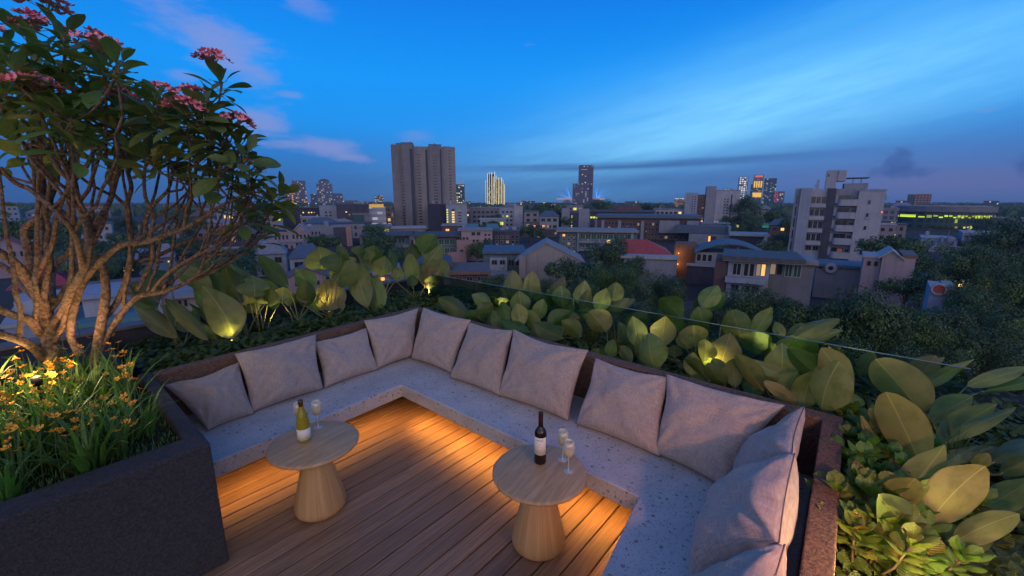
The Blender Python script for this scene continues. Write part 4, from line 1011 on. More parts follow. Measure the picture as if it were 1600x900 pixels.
def wallmat(name, a, b, sc):
    m = mat(name, a, b, sc, .85, .15, 8); t = NT(m.node_tree); p = t.n['Principled BSDF']; v = t.new('ShaderNodeTexCoord').outputs['Object']
    src = p.inputs['Base Color'].links[0].from_socket
    st = t.noise(t.vm('MULTIPLY', v, (1.3, 1.3, .10)), 1.0, 5, .65)
    c = t.mix(t.m('MULTIPLY', t.sm(st, .48, .75), .5), src, tuple(x * .5 for x in a)); t.l.new(c, p.inputs['Base Color'])
    return m
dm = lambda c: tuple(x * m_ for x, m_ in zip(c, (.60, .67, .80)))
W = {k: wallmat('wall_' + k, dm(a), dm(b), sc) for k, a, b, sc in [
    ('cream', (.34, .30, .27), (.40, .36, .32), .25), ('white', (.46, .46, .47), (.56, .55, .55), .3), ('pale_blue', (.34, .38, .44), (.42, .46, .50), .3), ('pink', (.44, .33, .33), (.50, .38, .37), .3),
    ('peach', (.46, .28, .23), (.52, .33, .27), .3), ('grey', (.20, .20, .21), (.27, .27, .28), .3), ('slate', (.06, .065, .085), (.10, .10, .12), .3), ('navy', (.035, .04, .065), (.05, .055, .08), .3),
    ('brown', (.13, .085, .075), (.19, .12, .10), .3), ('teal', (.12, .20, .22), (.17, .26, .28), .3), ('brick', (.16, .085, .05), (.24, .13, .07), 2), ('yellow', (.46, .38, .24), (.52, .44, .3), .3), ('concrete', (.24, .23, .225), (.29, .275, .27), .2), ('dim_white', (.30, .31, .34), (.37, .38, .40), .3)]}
RF = {k: mat('roof_' + k, a, b, 1.2, .7, .3, 6) for k, a, b in [('dark', (.05, .05, .06), (.08, .08, .09)), ('grey', (.16, .17, .19), (.24, .25, .27)), ('blue', (.055, .09, .14), (.08, .12, .17)), ('red', (.30, .045, .035), (.38, .07, .05)), ('maroon', (.28, .03, .05), (.34, .05, .07)), ('zinc', (.25, .27, .30), (.33, .35, .38)), ('teal', (.06, .16, .18), (.09, .22, .24)), ('brown', (.10, .07, .06), (.15, .10, .08))]}
M_gl = mat('window_glass', (.018, .026, .034), rough=.12, spec=.8)
M_glt = mat('tinted_window_glass', (.03, .10, .10), rough=.12, spec=.8)
M_fr_ = mat('window_frame', (.16, .16, .17), rough=.6)
M_frw = mat('pale_window_frame', (.4, .4, .4), rough=.6)
LIT = {'warm': emitmat('lit_window_warm', (1, .62, .18), 1.1), 'lime': emitmat('lit_window_lime', (.75, .85, .10), .9), 'amber': emitmat('lit_window_amber', (1, .40, .07), 1.3), 'dim': emitmat('lit_window_dim', (.9, .6, .35), .22), 'white': emitmat('lit_window_white', (.9, .95, 1), .8)}
KIND = dict(LIT); KIND['dark'] = M_gl; KIND['teal'] = M_glt
_wm = {}
def winmesh(w, h, kind, pale):
    key = (round(w, 2), round(h, 2), kind, pale)
    if key not in _wm:
        mb = MB(); f = min(.09, w * .09)
        mb.box(-w / 2, w / 2, -.10, 0, -h / 2, -h / 2 + f).box(-w / 2, w / 2, -.10, 0, h / 2 - f, h / 2)
        mb.box(-w / 2, -w / 2 + f, -.10, 0, -h / 2 + f, h / 2 - f).box(w / 2 - f, w / 2, -.10, 0, -h / 2 + f, h / 2 - f)
        if w > 1.1: mb.box(-f * .4, f * .4, -.08, 0, -h / 2 + f, h / 2 - f)
        mb.box(-w / 2 + f, w / 2 - f, -.03, .0, -h / 2 + f, h / 2 - f, 1)
        _wm[key] = mb.mesh('window', [M_frw if pale else M_fr_, KIND[kind]])
    return _wm[key]
_fc = [0]
def facade(wall, glass, cw, ch, fx=.2, fz=(.28, .86), lit=.12, lc=(1, .7, .25), ls=.8, band=False):
    """far facade: window cells of cw x ch metres, some of them lit"""
    _fc[0] += 1
    m = D.materials.new('facade'); m.use_nodes = True; t = NT(m.node_tree); p = t.n['Principled BSDF']
    s = t.new('ShaderNodeSeparateXYZ'); t.put(s.inputs[0], t.new('ShaderNodeTexCoord').outputs['Object'])
    u = t.m('DIVIDE', t.m('ADD', s.outputs[0], s.outputs[1]), cw); v = t.m('DIVIDE', s.outputs[2], ch)
    fu, fv = t.m('FRACT', u), t.m('FRACT', v)
    k = t.m('MULTIPLY', t.m('GREATER_THAN', fv, fz[0]), t.m('LESS_THAN', fv, fz[1]))
    if not band: k = t.m('MULTIPLY', k, t.m('LESS_THAN', t.m('ABSOLUTE', t.m('SUBTRACT', fu, .5)), .5 - fx))
    wn = t.new('ShaderNodeTexWhiteNoise', noise_dimensions='3D'); t.put(wn.inputs[0], t.comb(t.m('FLOOR', u), t.m('FLOOR', v), _fc[0] * 1.7))
    on = t.m('MULTIPLY', k, t.m('LESS_THAN', wn.outputs[0], lit))
    sep = t.new('ShaderNodeSeparateColor'); t.put(sep.inputs[0], wn.outputs[1])
    wc = t.mix(t.noise(t.new('ShaderNodeTexCoord').outputs['Object'], .08, 4), tuple(x * .8 for x in wall), tuple(min(1, x * 1.2) for x in wall))
    t.put(p.inputs['Base Color'], t.mix(k, wc, glass)); t.put(p.inputs['Roughness'], t.m('SUBTRACT', .8, t.m('MULTIPLY', k, .6)))
    t.put(p.inputs['Emission Color'], (*lc, 1)); t.put(p.inputs['Emission Strength'], t.m('MULTIPLY', on, t.m('MULTIPLY', t.m('ADD', t.m('MULTIPLY', sep.outputs[1], 1.0), .25), ls)))
    m.cycles.emission_sampling = 'NONE'
    return m
crnd = random.Random(12)
class Bd:
    """a building whose parts are given in photo pixels on its front plane, F metres out; local y runs away from the terrace"""
    def __init__(s, name, label, F, xc, cat='building', yaw=0, group=None, gz=GZ):
        s.F = F; s.gz = gz; s.xc = CX(xc, F); th = math.atan2(s.xc, F) * .9; s.c = math.cos(th); yaw -= math.degrees(th)
        pos = HD * F + RT * s.xc
        s.t = thing(name, label, cat, (pos.x, pos.y, gz), YAW - R(90) + R(yaw), group)
    def X(s, px): return (CX(px, s.F) - s.xc) * s.c
    def Z(s, py): return CZ(py, s.F) - s.gz
    def box(s, part, x0, x1, yt, yb, y0, y1, m, parent=None, bevel=0):
        z0 = 0 if yb is None else s.Z(yb)
        return MB().box(s.X(x0), s.X(x1), y0, y1, z0, s.Z(yt)).build(part, m, parent or s.t, bevel=bevel)
    def wall(s, x0, x1, yt, dep, m, roof=None, y0=0, part='wall', over=.15):
        o = s.box(part, x0, x1, yt, None, y0, y0 + dep, m)
        if roof is not None:
            h = max(.35, .0012 * s.F)
            MB().box(s.X(x0) - over, s.X(x1) + over, y0 - over, y0 + dep + over, s.Z(yt) + .003, s.Z(yt) + h).build('roof', roof, s.t)
            wd = s.X(x1) - s.X(x0)
            if s.F < 460 and wd > 5:
                zt = s.Z(yt) + h + .002
                for q in range(crnd.randint(2, 4)):
                    sx, sy, sz = crnd.uniform(.8, 2.4), crnd.uniform(.8, 2), crnd.uniform(.6, 1.8); cx = crnd.uniform(s.X(x0) + 1.6, s.X(x1) - 1.6)
                    if q == 0: MB().tube([(cx, y0 + dep * .5, zt), (cx, y0 + dep * .5, zt + crnd.uniform(2, 4))], .05, 5).build('antenna', W['grey'], s.t)
                    elif q == 1: MB().lathe([(.01, 0), (sx * .5, 0), (sx * .5, sz), (sx * .3, sz + .25), (.01, sz + .3)], 14, (cx, y0 + dep * .55, zt)).build('water_tank', W['white'], s.t)
                    else: MB().box(cx - sx / 2, cx + sx / 2, y0 + dep * .25, y0 + dep * .25 + sy, zt, zt + sz).build('roof_unit', W['dim_white'], s.t, bevel=.05)
        return o
    def wins(s, x0, x1, yt, yb, cols, rows, fw=.55, fh=.6, lit=(), y=0.0, pale=False, base='dark', parent=None, skip=()):
        """cols x rows windows; lit = {(col, row): kind}"""
        lit = dict(lit)
        X0, X1, Z1, Z0 = s.X(x0), s.X(x1), s.Z(yt), s.Z(yb); cw, ch = (X1 - X0) / cols, (Z1 - Z0) / rows
        for r in range(rows):
            for c in range(cols):
                if (c, r) in skip: continue
                me = winmesh(cw * fw, ch * fh, lit.get((c, r), base), pale)
                put('window', me, parent or s.t, (X0 + cw * (c + .5), y - .004, Z1 - ch * (r + .5)))
                if s.F < 300 and crnd.random() < .09 and cw > 1.2: MB().box(X0 + cw * (c + .3), X0 + cw * (c + .3) + .8, y - .38, y - .003, Z1 - ch * (r + .5) - ch * fh / 2 - .62, Z1 - ch * (r + .5) - ch * fh / 2 - .08).build('air_conditioner', W['white'], s.t, bevel=.03)
    def gable(s, x0, x1, yt, yb, y0, y1, m, peak=.5, wallm=None, over=.4):
        """ridge running away from the terrace; gable end shown"""
        X0, X1 = s.X(x0), s.X(x1); Zb, Zt = s.Z(yb), s.Z(yt); xp = X0 + (X1 - X0) * peak
        if wallm: MB().add([(X0, y0, Zb), (X1, y0, Zb), (xp, y0, Zt), (X0, y1, Zb), (X1, y1, Zb), (xp, y1, Zt)], [(0, 1, 2), (5, 4, 3), (0, 2, 5, 3), (1, 4, 5, 2), (0, 3, 4, 1)]).build('gable', wallm, s.t)
        th = .22
        mb = MB()
        for xa, sg in ((X0 - over, -1), (X1 + over, 1)):
            za = Zb - over * (Zt - Zb) / abs((X0 if sg < 0 else X1) - xp)
            mb.add([(xa, y0 - over, za), (xp, y0 - over, Zt + .02), (xp, y1 + over, Zt + .02), (xa, y1 + over, za), (xa, y0 - over, za + th), (xp, y0 - over, Zt + th), (xp, y1 + over, Zt + th), (xa, y1 + over, za + th)],
                   [(0, 1, 2, 3), (4, 7, 6, 5), (0, 4, 5, 1), (1, 5, 6, 2), (2, 6, 7, 3), (3, 7, 4, 0)])
        return mb.build('roof', m, s.t)
    def hip(s, x0, x1, yt, yb, y0, y1, m, inset=.3):
        X0, X1, Zb, Zt = s.X(x0), s.X(x1), s.Z(yb), s.Z(yt); d = (X1 - X0) * inset; ym = (y0 + y1) / 2
        return MB().add([(X0, y0, Zb), (X1, y0, Zb), (X1, y1, Zb), (X0, y1, Zb), (X0 + d, ym, Zt), (X1 - d, ym, Zt)], [(0, 1, 5, 4), (1, 2, 5), (2, 3, 4, 5), (3, 0, 4), (3, 2, 1, 0)]).build('roof', m, s.t)

# ------------------------------------------------ the big tower block
b = Bd('apartment_tower', 'tall pale concrete tower block with dark vertical window slots', 285, 665, gz=GZ)
b.wall(617, 633, 226, 26, W['concrete'], None, y0=2); b.wall(633, 650, 224, 30, W['concrete'], RF['dark'], y0=0)
b.wall(650.2, 674, 228, 30, W['cream'], None, y0=3); b.wall(674, 693, 226, 30, W['concrete'], RF['dark'], y0=0); b.wall(693.2, 714.5, 228, 26, W['cream'], None, y0=2.5)
b.box('rooftop_box', 624, 650, 222.2, 226, 6, 20, W['concrete']); b.box('rooftop_box', 676, 690, 224, 227, 5, 18, W['concrete']); b.box('rooftop_box', 696, 708, 226.3, 228.5, 6, 18, W['concrete'])
for x0, x1, y in ((645, 649.6, -.06), (690.5, 692.6, -.06), (668.5, 671.5, 2.94)): b.box('dark_slot', x0, x1, 233, 352, y, y + .5, W['slate'])
b.wins(630, 635.5, 230, 352, 1, 26, .8, .55, y=-.05); b.wins(654.5, 660.5, 238, 350, 1, 24, .9, .5, y=2.95); b.wins(679, 686, 238, 318, 1, 17, .9, .5, y=-.05); b.wins(703.5, 708, 232, 318, 1, 18, .8, .5, y=2.45)
b = Bd('office_block', 'blank navy block standing before the tall concrete tower', 262, 684)
b.wall(669, 697, 319.5, 26, W['navy'], RF['dark'])
b = Bd('apartment_block', 'pale block with two columns of lit stair windows beside the navy block', 258, 714)
b.wall(697.5, 730, 319.5, 22, W['pale_blue'], RF['grey'])
b.wins(697.5, 701, 326, 356, 1, 8, .8, .75, {(0, i): 'lime' for i in range(0, 8)}); b.wins(705.5, 711, 326, 356, 1, 8, .8, .75, {(0, i): 'warm' for i in range(1, 8)}); b.wins(715, 722, 326, 352, 1, 6, .7, .4, {(0, 0): 'dim'})

# ------------------------------------------------ far skyline
def far(name, label, F, parts, group=None):
    xs = [q[0] for q in parts] + [q[1] for q in parts]
    b = Bd(name, label, F, (min(xs) + max(xs)) / 2, group=group)
    for i, q in enumerate(parts):
        x0, x1, yt, m = q[:4]; y0 = q[4] if len(q) > 4 else 0
        dep = min(40, max(12, (b.X(x1) - b.X(x0)) * .8))
        b.box('tower' if i == 0 else 'wing', x0, x1, yt, None, y0, y0 + dep, m)
    return b
def fc(w, **k): return facade(w, k.pop('glass', (.02, .03, .045)), k.pop('cw', 4), k.pop('ch', 4), **k)
far('office_tower', 'far pair of stepped towers, the front one lit with orange windows', 1500, [(461, 482, 282, fc((.09, .10, .13), lit=.08)), (449, 470, 295, fc((.15, .11, .09), lit=.45, lc=(1, .45, .1), ls=.8, cw=6, ch=7), -30), (470.2, 482.5, 297, fc((.10, .10, .12), lit=.3, lc=(1, .5, .15), cw=6, ch=7), -30)])
b = far('office_tower', 'far round topped tower with scattered window lights between two low wings', 1600, [(499, 523, 287, fc((.13, .15, .19), lit=.25, lc=(1, .8, .5), ls=.5, cw=6, ch=6)), (503, 519, 282, fc((.10, .12, .15), lit=.1, cw=6, ch=6), 3), (489, 499, 303, fc((.10, .12, .16), lit=.12, cw=6), 2), (523, 538, 302, fc((.10, .12, .16), lit=.08, cw=6), 2)])
MB().lathe([(b.X(519) - b.X(511), 0), ((b.X(519) - b.X(511)) * .7, 4), (.01, 7)], 16, (b.X(511), 20, b.Z(282))).build('dome', W['slate'], b.t)
far('office_block', 'far low tower with a bright crown of lights just left of the concrete tower', 1300, [(570, 614, 315, fc((.10, .10, .13), lit=.2)), (588, 600, 305, fc((.12, .12, .12), lit=.5, lc=(1, .85, .4), ls=.6), 4), (606, 613, 321, fc((.16, .12, .09), lit=.6, lc=(1, .6, .2)), -6)])
b = far('office_tower', 'dark glass tower with thin white spires peeping behind the concrete tower', 900, [(713, 727, 288, fc((.04, .07, .08), lit=.28, lc=(1, .9, .4), ls=.7, cw=4.2, ch=3.8, glass=(.02, .06, .07)))])
for x, y in ((716, 280), (720, 283), (724, 279)): b.box('spire', x, x + .8, y, 288, 4, 5, LIT['dim'])
b = Bd('office_tower', 'slim tower wrapped in glowing gold vertical fins', 1100, 773)
b.wall(761, 787, 285, 30, facade((.06, .07, .06), (.03, .05, .05), 4, 4, lit=.25, lc=(1, .85, .35), ls=.5), None); b.box('wing', 762, 774, 272, None, 6, 24, W['slate']); b.box('wing', 776, 783, 280, None, 8, 22, W['slate'])
M_fin = emitmat('gold_fin_light', (1, .78, .30), .85); M_finw = emitmat('pale_fin_light', (.9, .95, .85), .75)
for i, (x, y) in enumerate([(759.3, 282), (762, 271), (765, 268.5), (768.5, 269), (771, 276), (773, 268), (775.5, 274), (778.5, 277), (781, 279), (783.5, 277), (786, 281), (788, 288)]): b.box('fin', x, x + (.9 if i % 2 else .6), y, 324, -2, -1.2, M_finw if i in (2, 5, 9) else M_fin)
far('office_block', 'low grey block on the skyline right of the gold fin tower', 900, [(791, 822, 317, fc((.10, .11, .14), lit=.03))])
far('office_block', 'flat dark block with a row of white lights along its roof', 800, [(832, 872, 316.5, fc((.07, .06, .08), lit=.05, band=True)), (855, 870, 317.5, fc((.2, .2, .2), lit=.9, lc=(1, .95, .9), ls=.6, cw=3), -1)])
b = far('office_tower', 'dark two step office tower, tallest on the central skyline', 1400, [(902, 924.5, 259, fc((.075, .07, .085), lit=.05, lc=(1, .8, .6), cw=5, ch=5)), (893.5, 918, 287, fc((.11, .10, .11), lit=.16, lc=(1, .85, .65), ls=.3, cw=6, ch=5, band=False), -25)])
b.box('crown_light', 906, 915, 264.3, 265.6, -.5, 0, LIT['dim']); b.box('rooftop_box', 903, 923, 258, 259, 2, 20, W['slate'])
b = Bd('hotel', 'far hotel with a flat sky deck sending up blue light beams', 2300, 907)
for x0, x1 in ((879, 891), (926, 941)): b.wall(x0, x1, 312, 40, facade((.16, .14, .16), (.04, .05, .07), 6, 5, lit=.35, lc=(1, .75, .6), ls=.4), None)
b.box('sky_deck', 869, 943, 309.2, 312, -12, 40, emitmat('deck_wash_light', (.75, .55, .75), .35))
mbm = D.materials.new('blue_light_beam'); mbm.use_nodes = True; tt = NT(mbm.node_tree); tt.n.clear()
o_ = tt.new('ShaderNodeOutputMaterial'); e_ = tt.new('ShaderNodeEmission'); e_.inputs[0].default_value = (.05, .22, 1, 1)
z_ = tt.new('ShaderNodeSeparateXYZ'); tt.put(z_.inputs[0], tt.new('ShaderNodeTexCoord').outputs['UV'])
tt.put(e_.inputs[1], tt.m('MULTIPLY', tt.m('POWER', tt.m('SUBTRACT', 1, z_.outputs[1]), 1.6), .75)); tr_ = tt.new('ShaderNodeBsdfTransparent'); a_ = tt.new('ShaderNodeAddShader')
tt.l.new(e_.outputs[0], a_.inputs[0]); tt.l.new(tr_.outputs[0], a_.inputs[1]); tt.l.new(a_.outputs[0], o_.inputs[0]); mbm.cycles.emission_sampling = 'NONE'
for x0, x1, y1 in ((890, 876, 282), (888, 866, 297), (891, 882, 290), (886, 858, 299), (930, 933, 281), (931, 926, 285), (932, 940, 292), (933, 953, 290), (934, 962, 297), (931, 930, 290), (933, 946, 286), (889, 884, 284)):
    MB().tube([(b.X(x0), -2, b.Z(309)), (b.X(x1), -2, b.Z(y1))], [.9, 1.5], 6, cap=False).build('light_beam', mbm, b.t)
far('office_block', 'small tower glowing orange beside the white slab block', 1000, [(1052, 1069, 311, fc((.22, .15, .08), lit=.75, lc=(1, .5, .12), ls=.35, cw=3, ch=3)), (1053, 1068, 310, fc((.3, .3, .3), lit=.9, lc=(1, 1, 1), ls=.9, cw=5), 2)])
# business district cluster
far('office_tower', 'grey far tower with a white lit top, leftmost of the bright cluster', 1700, [(1148, 1162.5, 277, fc((.20, .20, .22), lit=.07, cw=6)), (1149, 1161, 276, fc((.3, .3, .3), lit=.95, lc=(1, 1, .95), ls=.9, cw=8, ch=7), -2)])
b = far('office_tower', 'floodlit yellow tower with red lit top in the far cluster', 1650, [(1171, 1185.5, 273, fc((.26, .18, .05), lit=.12, lc=(1, .7, .1), ls=.5, cw=6, ch=6)), (1168, 1172, 285, fc((.1, .1, .1), lit=.1), 3)])
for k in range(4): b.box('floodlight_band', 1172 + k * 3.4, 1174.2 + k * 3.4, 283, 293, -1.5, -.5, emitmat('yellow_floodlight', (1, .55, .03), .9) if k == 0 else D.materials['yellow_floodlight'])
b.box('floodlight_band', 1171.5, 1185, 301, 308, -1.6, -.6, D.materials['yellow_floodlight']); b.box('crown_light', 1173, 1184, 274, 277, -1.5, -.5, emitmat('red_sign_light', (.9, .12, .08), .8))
far('office_tower', 'dark far tower with teal and amber window rows in the bright cluster', 1600, [(1188, 1206.5, 278.5, fc((.03, .05, .06), lit=.3, lc=(.75, .9, .5), ls=.5, cw=7, ch=5, glass=(.01, .05, .06)))])
far('office_tower', 'grey far tower with a small red sign, rightmost of the bright cluster', 1550, [(1206.8, 1221, 299, fc((.12, .12, .14), lit=.1, cw=6)), (1207, 1211, 299.5, fc((.3, .02, .02), lit=1, lc=(1, .1, .05), ls=.8, cw=8, ch=8), -1), (1221, 1226, 326, fc((.12, .12, .14), lit=.1), 4)])
far('office_block', 'teal lit low tower in front of the floodlit yellow one', 1500, [(1161, 1172, 304, fc((.03, .09, .10), lit=.4, lc=(.3, .8, .75), ls=.4, cw=5, ch=5)), (1175, 1186, 320, fc((.03, .05, .07), lit=.15, lc=(.4, .8, .9)), -4)])
far('office_block', 'far slanted roof outlined with yellow green lights', 1400, [(1127, 1148, 301, fc((.10, .11, .05), lit=.8, lc=(.8, .9, .15), ls=.55, cw=9, ch=3.5)), (1127, 1134, 295, fc((.10, .11, .05), lit=.8, lc=(.8, .9, .15), ls=.55, cw=9, ch=3.5), 2)])
far('office_block', 'lone teal lit far tower left of the white balcony block', 1300, [(1230, 1237, 318, fc((.03, .07, .09), lit=.25, lc=(.4, .9, .8)))])
far('office_tower', 'far orange brown tower above the curved glass hall', 900, [(1424, 1447.5, 303, fc((.30, .16, .11), lit=.04, cw=5, ch=5)), (1413.5, 1424, 303.5, fc((.05, .10, .10), lit=.05), 2)])
far('office_tower', 'dark far tower with a white lit shaft right of the curved glass hall', 800, [(1554, 1571, 324, fc((.05, .06, .08), lit=.12)), (1560, 1566, 334, fc((.35, .36, .4), lit=.1), -3)])
far('office_tower', 'hazy grey far tower second from the right edge', 1100, [(1572, 1590, 324, fc((.22, .19, .20), lit=.2, lc=(1, .7, .6), ls=.25))])
far('office_tower', 'dark far tower at the right edge of the skyline', 1000, [(1590, 1608, 330, fc((.09, .09, .12), lit=.12))])
for x0, x1, y, lab in ((255, 283, 318, 'grey far block seen between the trunks, leftmost'), (288, 312, 326, 'low blue far block between the tree branches'), (318, 337, 316, 'tall hazy far block between the tree branches'), (344, 372, 328, 'low far block with small lights right of the branches'), (375, 398, 322, 'far block under the right end of the crown'), (404, 446, 324, 'far wide block under the last pink flower head')):
    far('office_block', lab, 760, [(x0, x1, y, fc((.13, .14, .18), lit=.16, lc=(1, .8, .5), ls=.35, cw=4.5, ch=4))])

# ------------------------------------------------ middle distance, left
b = Bd('office_block', 'long dark block with amber windows under the orange lit far towers', 275, 470)
b.wall(440, 500, 325, 20, W['navy'], RF['dark']); b.wins(464, 498, 330, 352, 8, 5, .6, .5, {(2, 0): 'warm', (4, 0): 'warm', (5, 0): 'warm', (6, 0): 'dim', (2, 2): 'lime', (4, 3): 'dim', (5, 4): 'lime', (7, 1): 'dim', (1, 1): 'dim'})
b = Bd('office_block', 'plain blue grey block with two columns of small windows', 270, 513)
b.wall(500.4, 527, 322, 20, W['pale_blue'], RF['grey']); b.wins(507, 520, 329, 350, 2, 4, .5, .5)
b = Bd('office_block', 'dark block with a pediment and a big teal glass front', 255, 552)
b.wall(527.4, 577, 320, 22, W['slate'], RF['dark']); b.wins(530, 549, 329, 350, 4, 5, .55, .5, {(2, 0): 'warm', (3, 1): 'dim', (2, 3): 'dim'}); b.box('glass_front', 552, 569, 336, 366, -.6, -.02, M_glt); b.box('frame', 551, 577, 333, 336, -1.0, -.02, W['grey']); b.box('frame', 569.2, 577, 336, None, -.8, -.02, W['grey'])
b = Bd('office_block', 'office block of pale glowing glass strips under a yellow crown', 262, 590)
b.wall(577.4, 603, 324, 20, facade((.28, .30, .36), (.35, .4, .5), 3, 3.4, lit=.55, lc=(.8, .85, 1), ls=.28, band=True, fz=(.3, .75)), None); b.box('crown', 578, 600, 319.5, 324, 1, 14, emitmat('amber_crown_light', (1, .55, .05), .45)); b.box('wing', 603.2, 614, 323, None, 2, 20, facade((.12, .1, .09), (.03, .03, .03), 2.5, 3, lit=.5, lc=(1, .6, .2), ls=.7))
b = Bd('apartment_block', 'pinkish white four storey apartment block with arched bay and zinc gable roof', 175, 440)
b.wall(396, 483, 379, 14, W['pink'], None); b.box('cornice', 395, 484, 377, 379, -.4, 14.2, W['pale_blue']); b.box('attic', 414, 482, 362.5, 377, 1.2, 13, W['pink'])
b.wins(401, 436, 382.5, 407, 3, 3, .28, .6, {(2, 0): 'white'}); b.wins(424, 448, 366, 376, 4, 1, .5, .7, y=1.2); b.wins(452, 482, 366, 376, 5, 1, .5, .7, y=1.2)
b.wins(430, 446, 381, 414, 2, 3, .75, .8, {(0, 2): 'lime', (1, 2): 'lime'}, y=-.02); b.wins(447, 455, 382, 408, 1, 3, .4, .55); b.wins(457, 468, 379.5, 402, 2, 1, .7, .95); b.wins(470, 482, 382, 402, 2, 2, .45, .55)
b.gable(420, 448, 351, 363, 0.8, 12, RF['zinc']); b.gable(455, 478, 352, 363, .9, 12, RF['zinc'], wallm=W['pink'])
b = Bd('apartment_block', 'long low pale block with a stair tower behind the pink apartments', 205, 510)
b.wall(466, 519, 355, 16, W['dim_white'], RF['grey']); b.wall(505, 512, 346.5, 8, W['dim_white'], None, y0=2, part='stair_tower'); b.wins(468, 500, 359, 368, 6, 1, .5, .5); b.box('bay', 517, 533, 366, None, -2, 6, W['pale_blue']); b.wins(518, 532, 369, 388, 2, 3, .7, .6, base='teal', y=-2.02)
b = Bd('apartment_block', 'dark block with a pink end wall and a louvred roof', 185, 535)
b.wall(519.5, 538.5, 355, 14, W['slate'], RF['grey']); b.box('end_wall', 538.8, 547.5, 354, None, -.5, 14, W['peach']); b.wins(520, 538, 362, 392, 3, 5, .6, .5, {(1, 3): 'dim'})
b = Bd('apartment_block', 'low glassy block with wide dark roof under the concrete tower', 150, 603)
b.wall(566, 638, 370, 14, W['teal'], None); b.box('roof', 562, 646, 366.5, 369, -2.0, 15, RF['dark'])
b.wins(568, 632, 371.5, 381, 5, 1, .92, .85, base='teal', pale=True); b.box('balcony', 567, 637, 382, 387, -1.1, -.02, W['pale_blue']); b.wins(568, 632, 388, 396, 4, 1, .9, .85, {(2, 0): 'dim'}, base='teal', pale=True); b.box('balcony', 567, 637, 397.5, 402, -1.1, -.02, W['pale_blue']); b.wins(590, 634, 404, 412, 3, 1, .8, .8)
b.box('chimney', 641, 645, 376, None, -1.5, .5, W['slate'])
b = Bd('apartment_block', 'green glass fronted block half hidden by the tallest leaf', 145, 680)
b.wall(646, 712, 371, 14, W['teal'], None); b.box('roof', 645.5, 720, 366, 369.5, -2.2, 15, RF['dark'])
b.wins(684, 710, 373, 383, 3, 1, .92, .9, base='teal', pale=True); b.wins(684, 710, 387, 397, 3, 1, .92, .9, base='teal', pale=True); b.box('balcony', 683, 712, 399, 403, -1.4, -.02, W['dim_white']); b.wins(650, 680, 374, 400, 3, 2, .6, .6, {(0, 1): 'amber'})
b = Bd('house', 'stepped peach and pale block with recessed windows by the green glass front', 140, 725)
b.wall(712.5, 755, 376, 14, W['peach'], None); b.box('upper_wall', 720, 770, 361.5, 376, 3, 13, W['pink']); b.box('roof', 714, 771, 359.5, 361.4, 2.5, 14, RF['grey']); b.wins(735, 752, 363, 370, 2, 1, .7, .8, y=3); b.wins(716, 732, 371, 376.5, 3, 1, .6, .8, y=2.9); b.wins(737, 748, 373.5, 379, 2, 1, .7, .7); b.box('lower_wall', 699, 728, 393, None, -3, -.05, W['peach']); b.wins(703, 726, 389, 395, 2, 1, .5, .8, y=-.02); b.wins(756, 768, 365, 392, 2, 4, .6, .5, y=3)
b = Bd('greenhouse', 'pair of slanted turquoise glass roofs above the peach block', 190, 752)
b.wall(722, 783, 360, 10, W['teal'], None)
for x0, x1 in ((724, 750), (758, 782)):
    MB().add([(b.X(x0), -.5, b.Z(360)), (b.X(x1), -.5, b.Z(360)), (b.X(x1) - 1.2, 6, b.Z(350.5)), (b.X(x0) + .8, 6, b.Z(350.5)), (b.X(x0), 7, b.Z(360)), (b.X(x1), 7, b.Z(360))], [(0, 1, 2, 3), (0, 3, 4), (1, 5, 2), (3, 2, 5, 4)]).build('glass_roof', RF['teal'], b.t)
b = Bd('apartment_block', 'pale balcony block right under the gold fin tower', 275, 776)
b.wall(735, 780, 325, 16, W['grey'], RF['grey']); b.wall(780.3, 816, 324.5, 18, W['pale_blue'], RF['grey'], y0=-1); b.box('end_wall', 803, 816.5, 322, None, -1.8, -1.05, W['white'])
b.wins(738, 779, 328, 356, 6, 4, .7, .55, {(5, 2): 'lime', (2, 2): 'dim', (4, 3): 'lime'}); b.wins(783, 802, 328, 354, 3, 4, .55, .5, {(1, 1): 'lime', (0, 1): 'dim'}, y=-1)
b = Bd('apartment_block', 'dark balcony block between the peach block and a dark tree', 150, 795)
b.wall(769, 812, 362, 12, W['slate'], RF['dark']); b.wins(772, 797, 367, 389, 3, 3, .6, .6, {(2, 1): 'dim'}, pale=True); b.wins(798, 811, 366, 390, 2, 3, .7, .6)
b = Bd('house', 'low blue flat roofed house below the cream gable', 100, 785)
b.wall(755, 818, 396, 12, W['teal'], None); b.box('roof', 753, 822, 391.5, 395.8, -1, 13, RF['blue']); b.box('upper_wall', 765, 792, 401, None, -2.5, -.05, W['pale_blue']); b.wins(766, 791, 403, 412, 2, 1, .7, .8, y=-2.5); b.wins(793, 816, 401, 420, 2, 1, .8, .5); b.box('wall', 754, 800, 422, None, -7, -2.6, W['pale_blue']); b.box('terrace_roof', 754, 801, 420, 421.8, -7.3, -2.6, RF['grey'])
b = Bd('house', 'big cream gable house with a long sloping roof', 90, 856)
b.wall(815, 908, 409, 12, W['cream'], None); b.gable(806, 914, 380.5, 409, 0, 12, RF['grey'], peak=.45, wallm=W['cream'], over=.25); b.box('dormer', 812, 822, 399, None, -1.5, -.05, W['cream'])

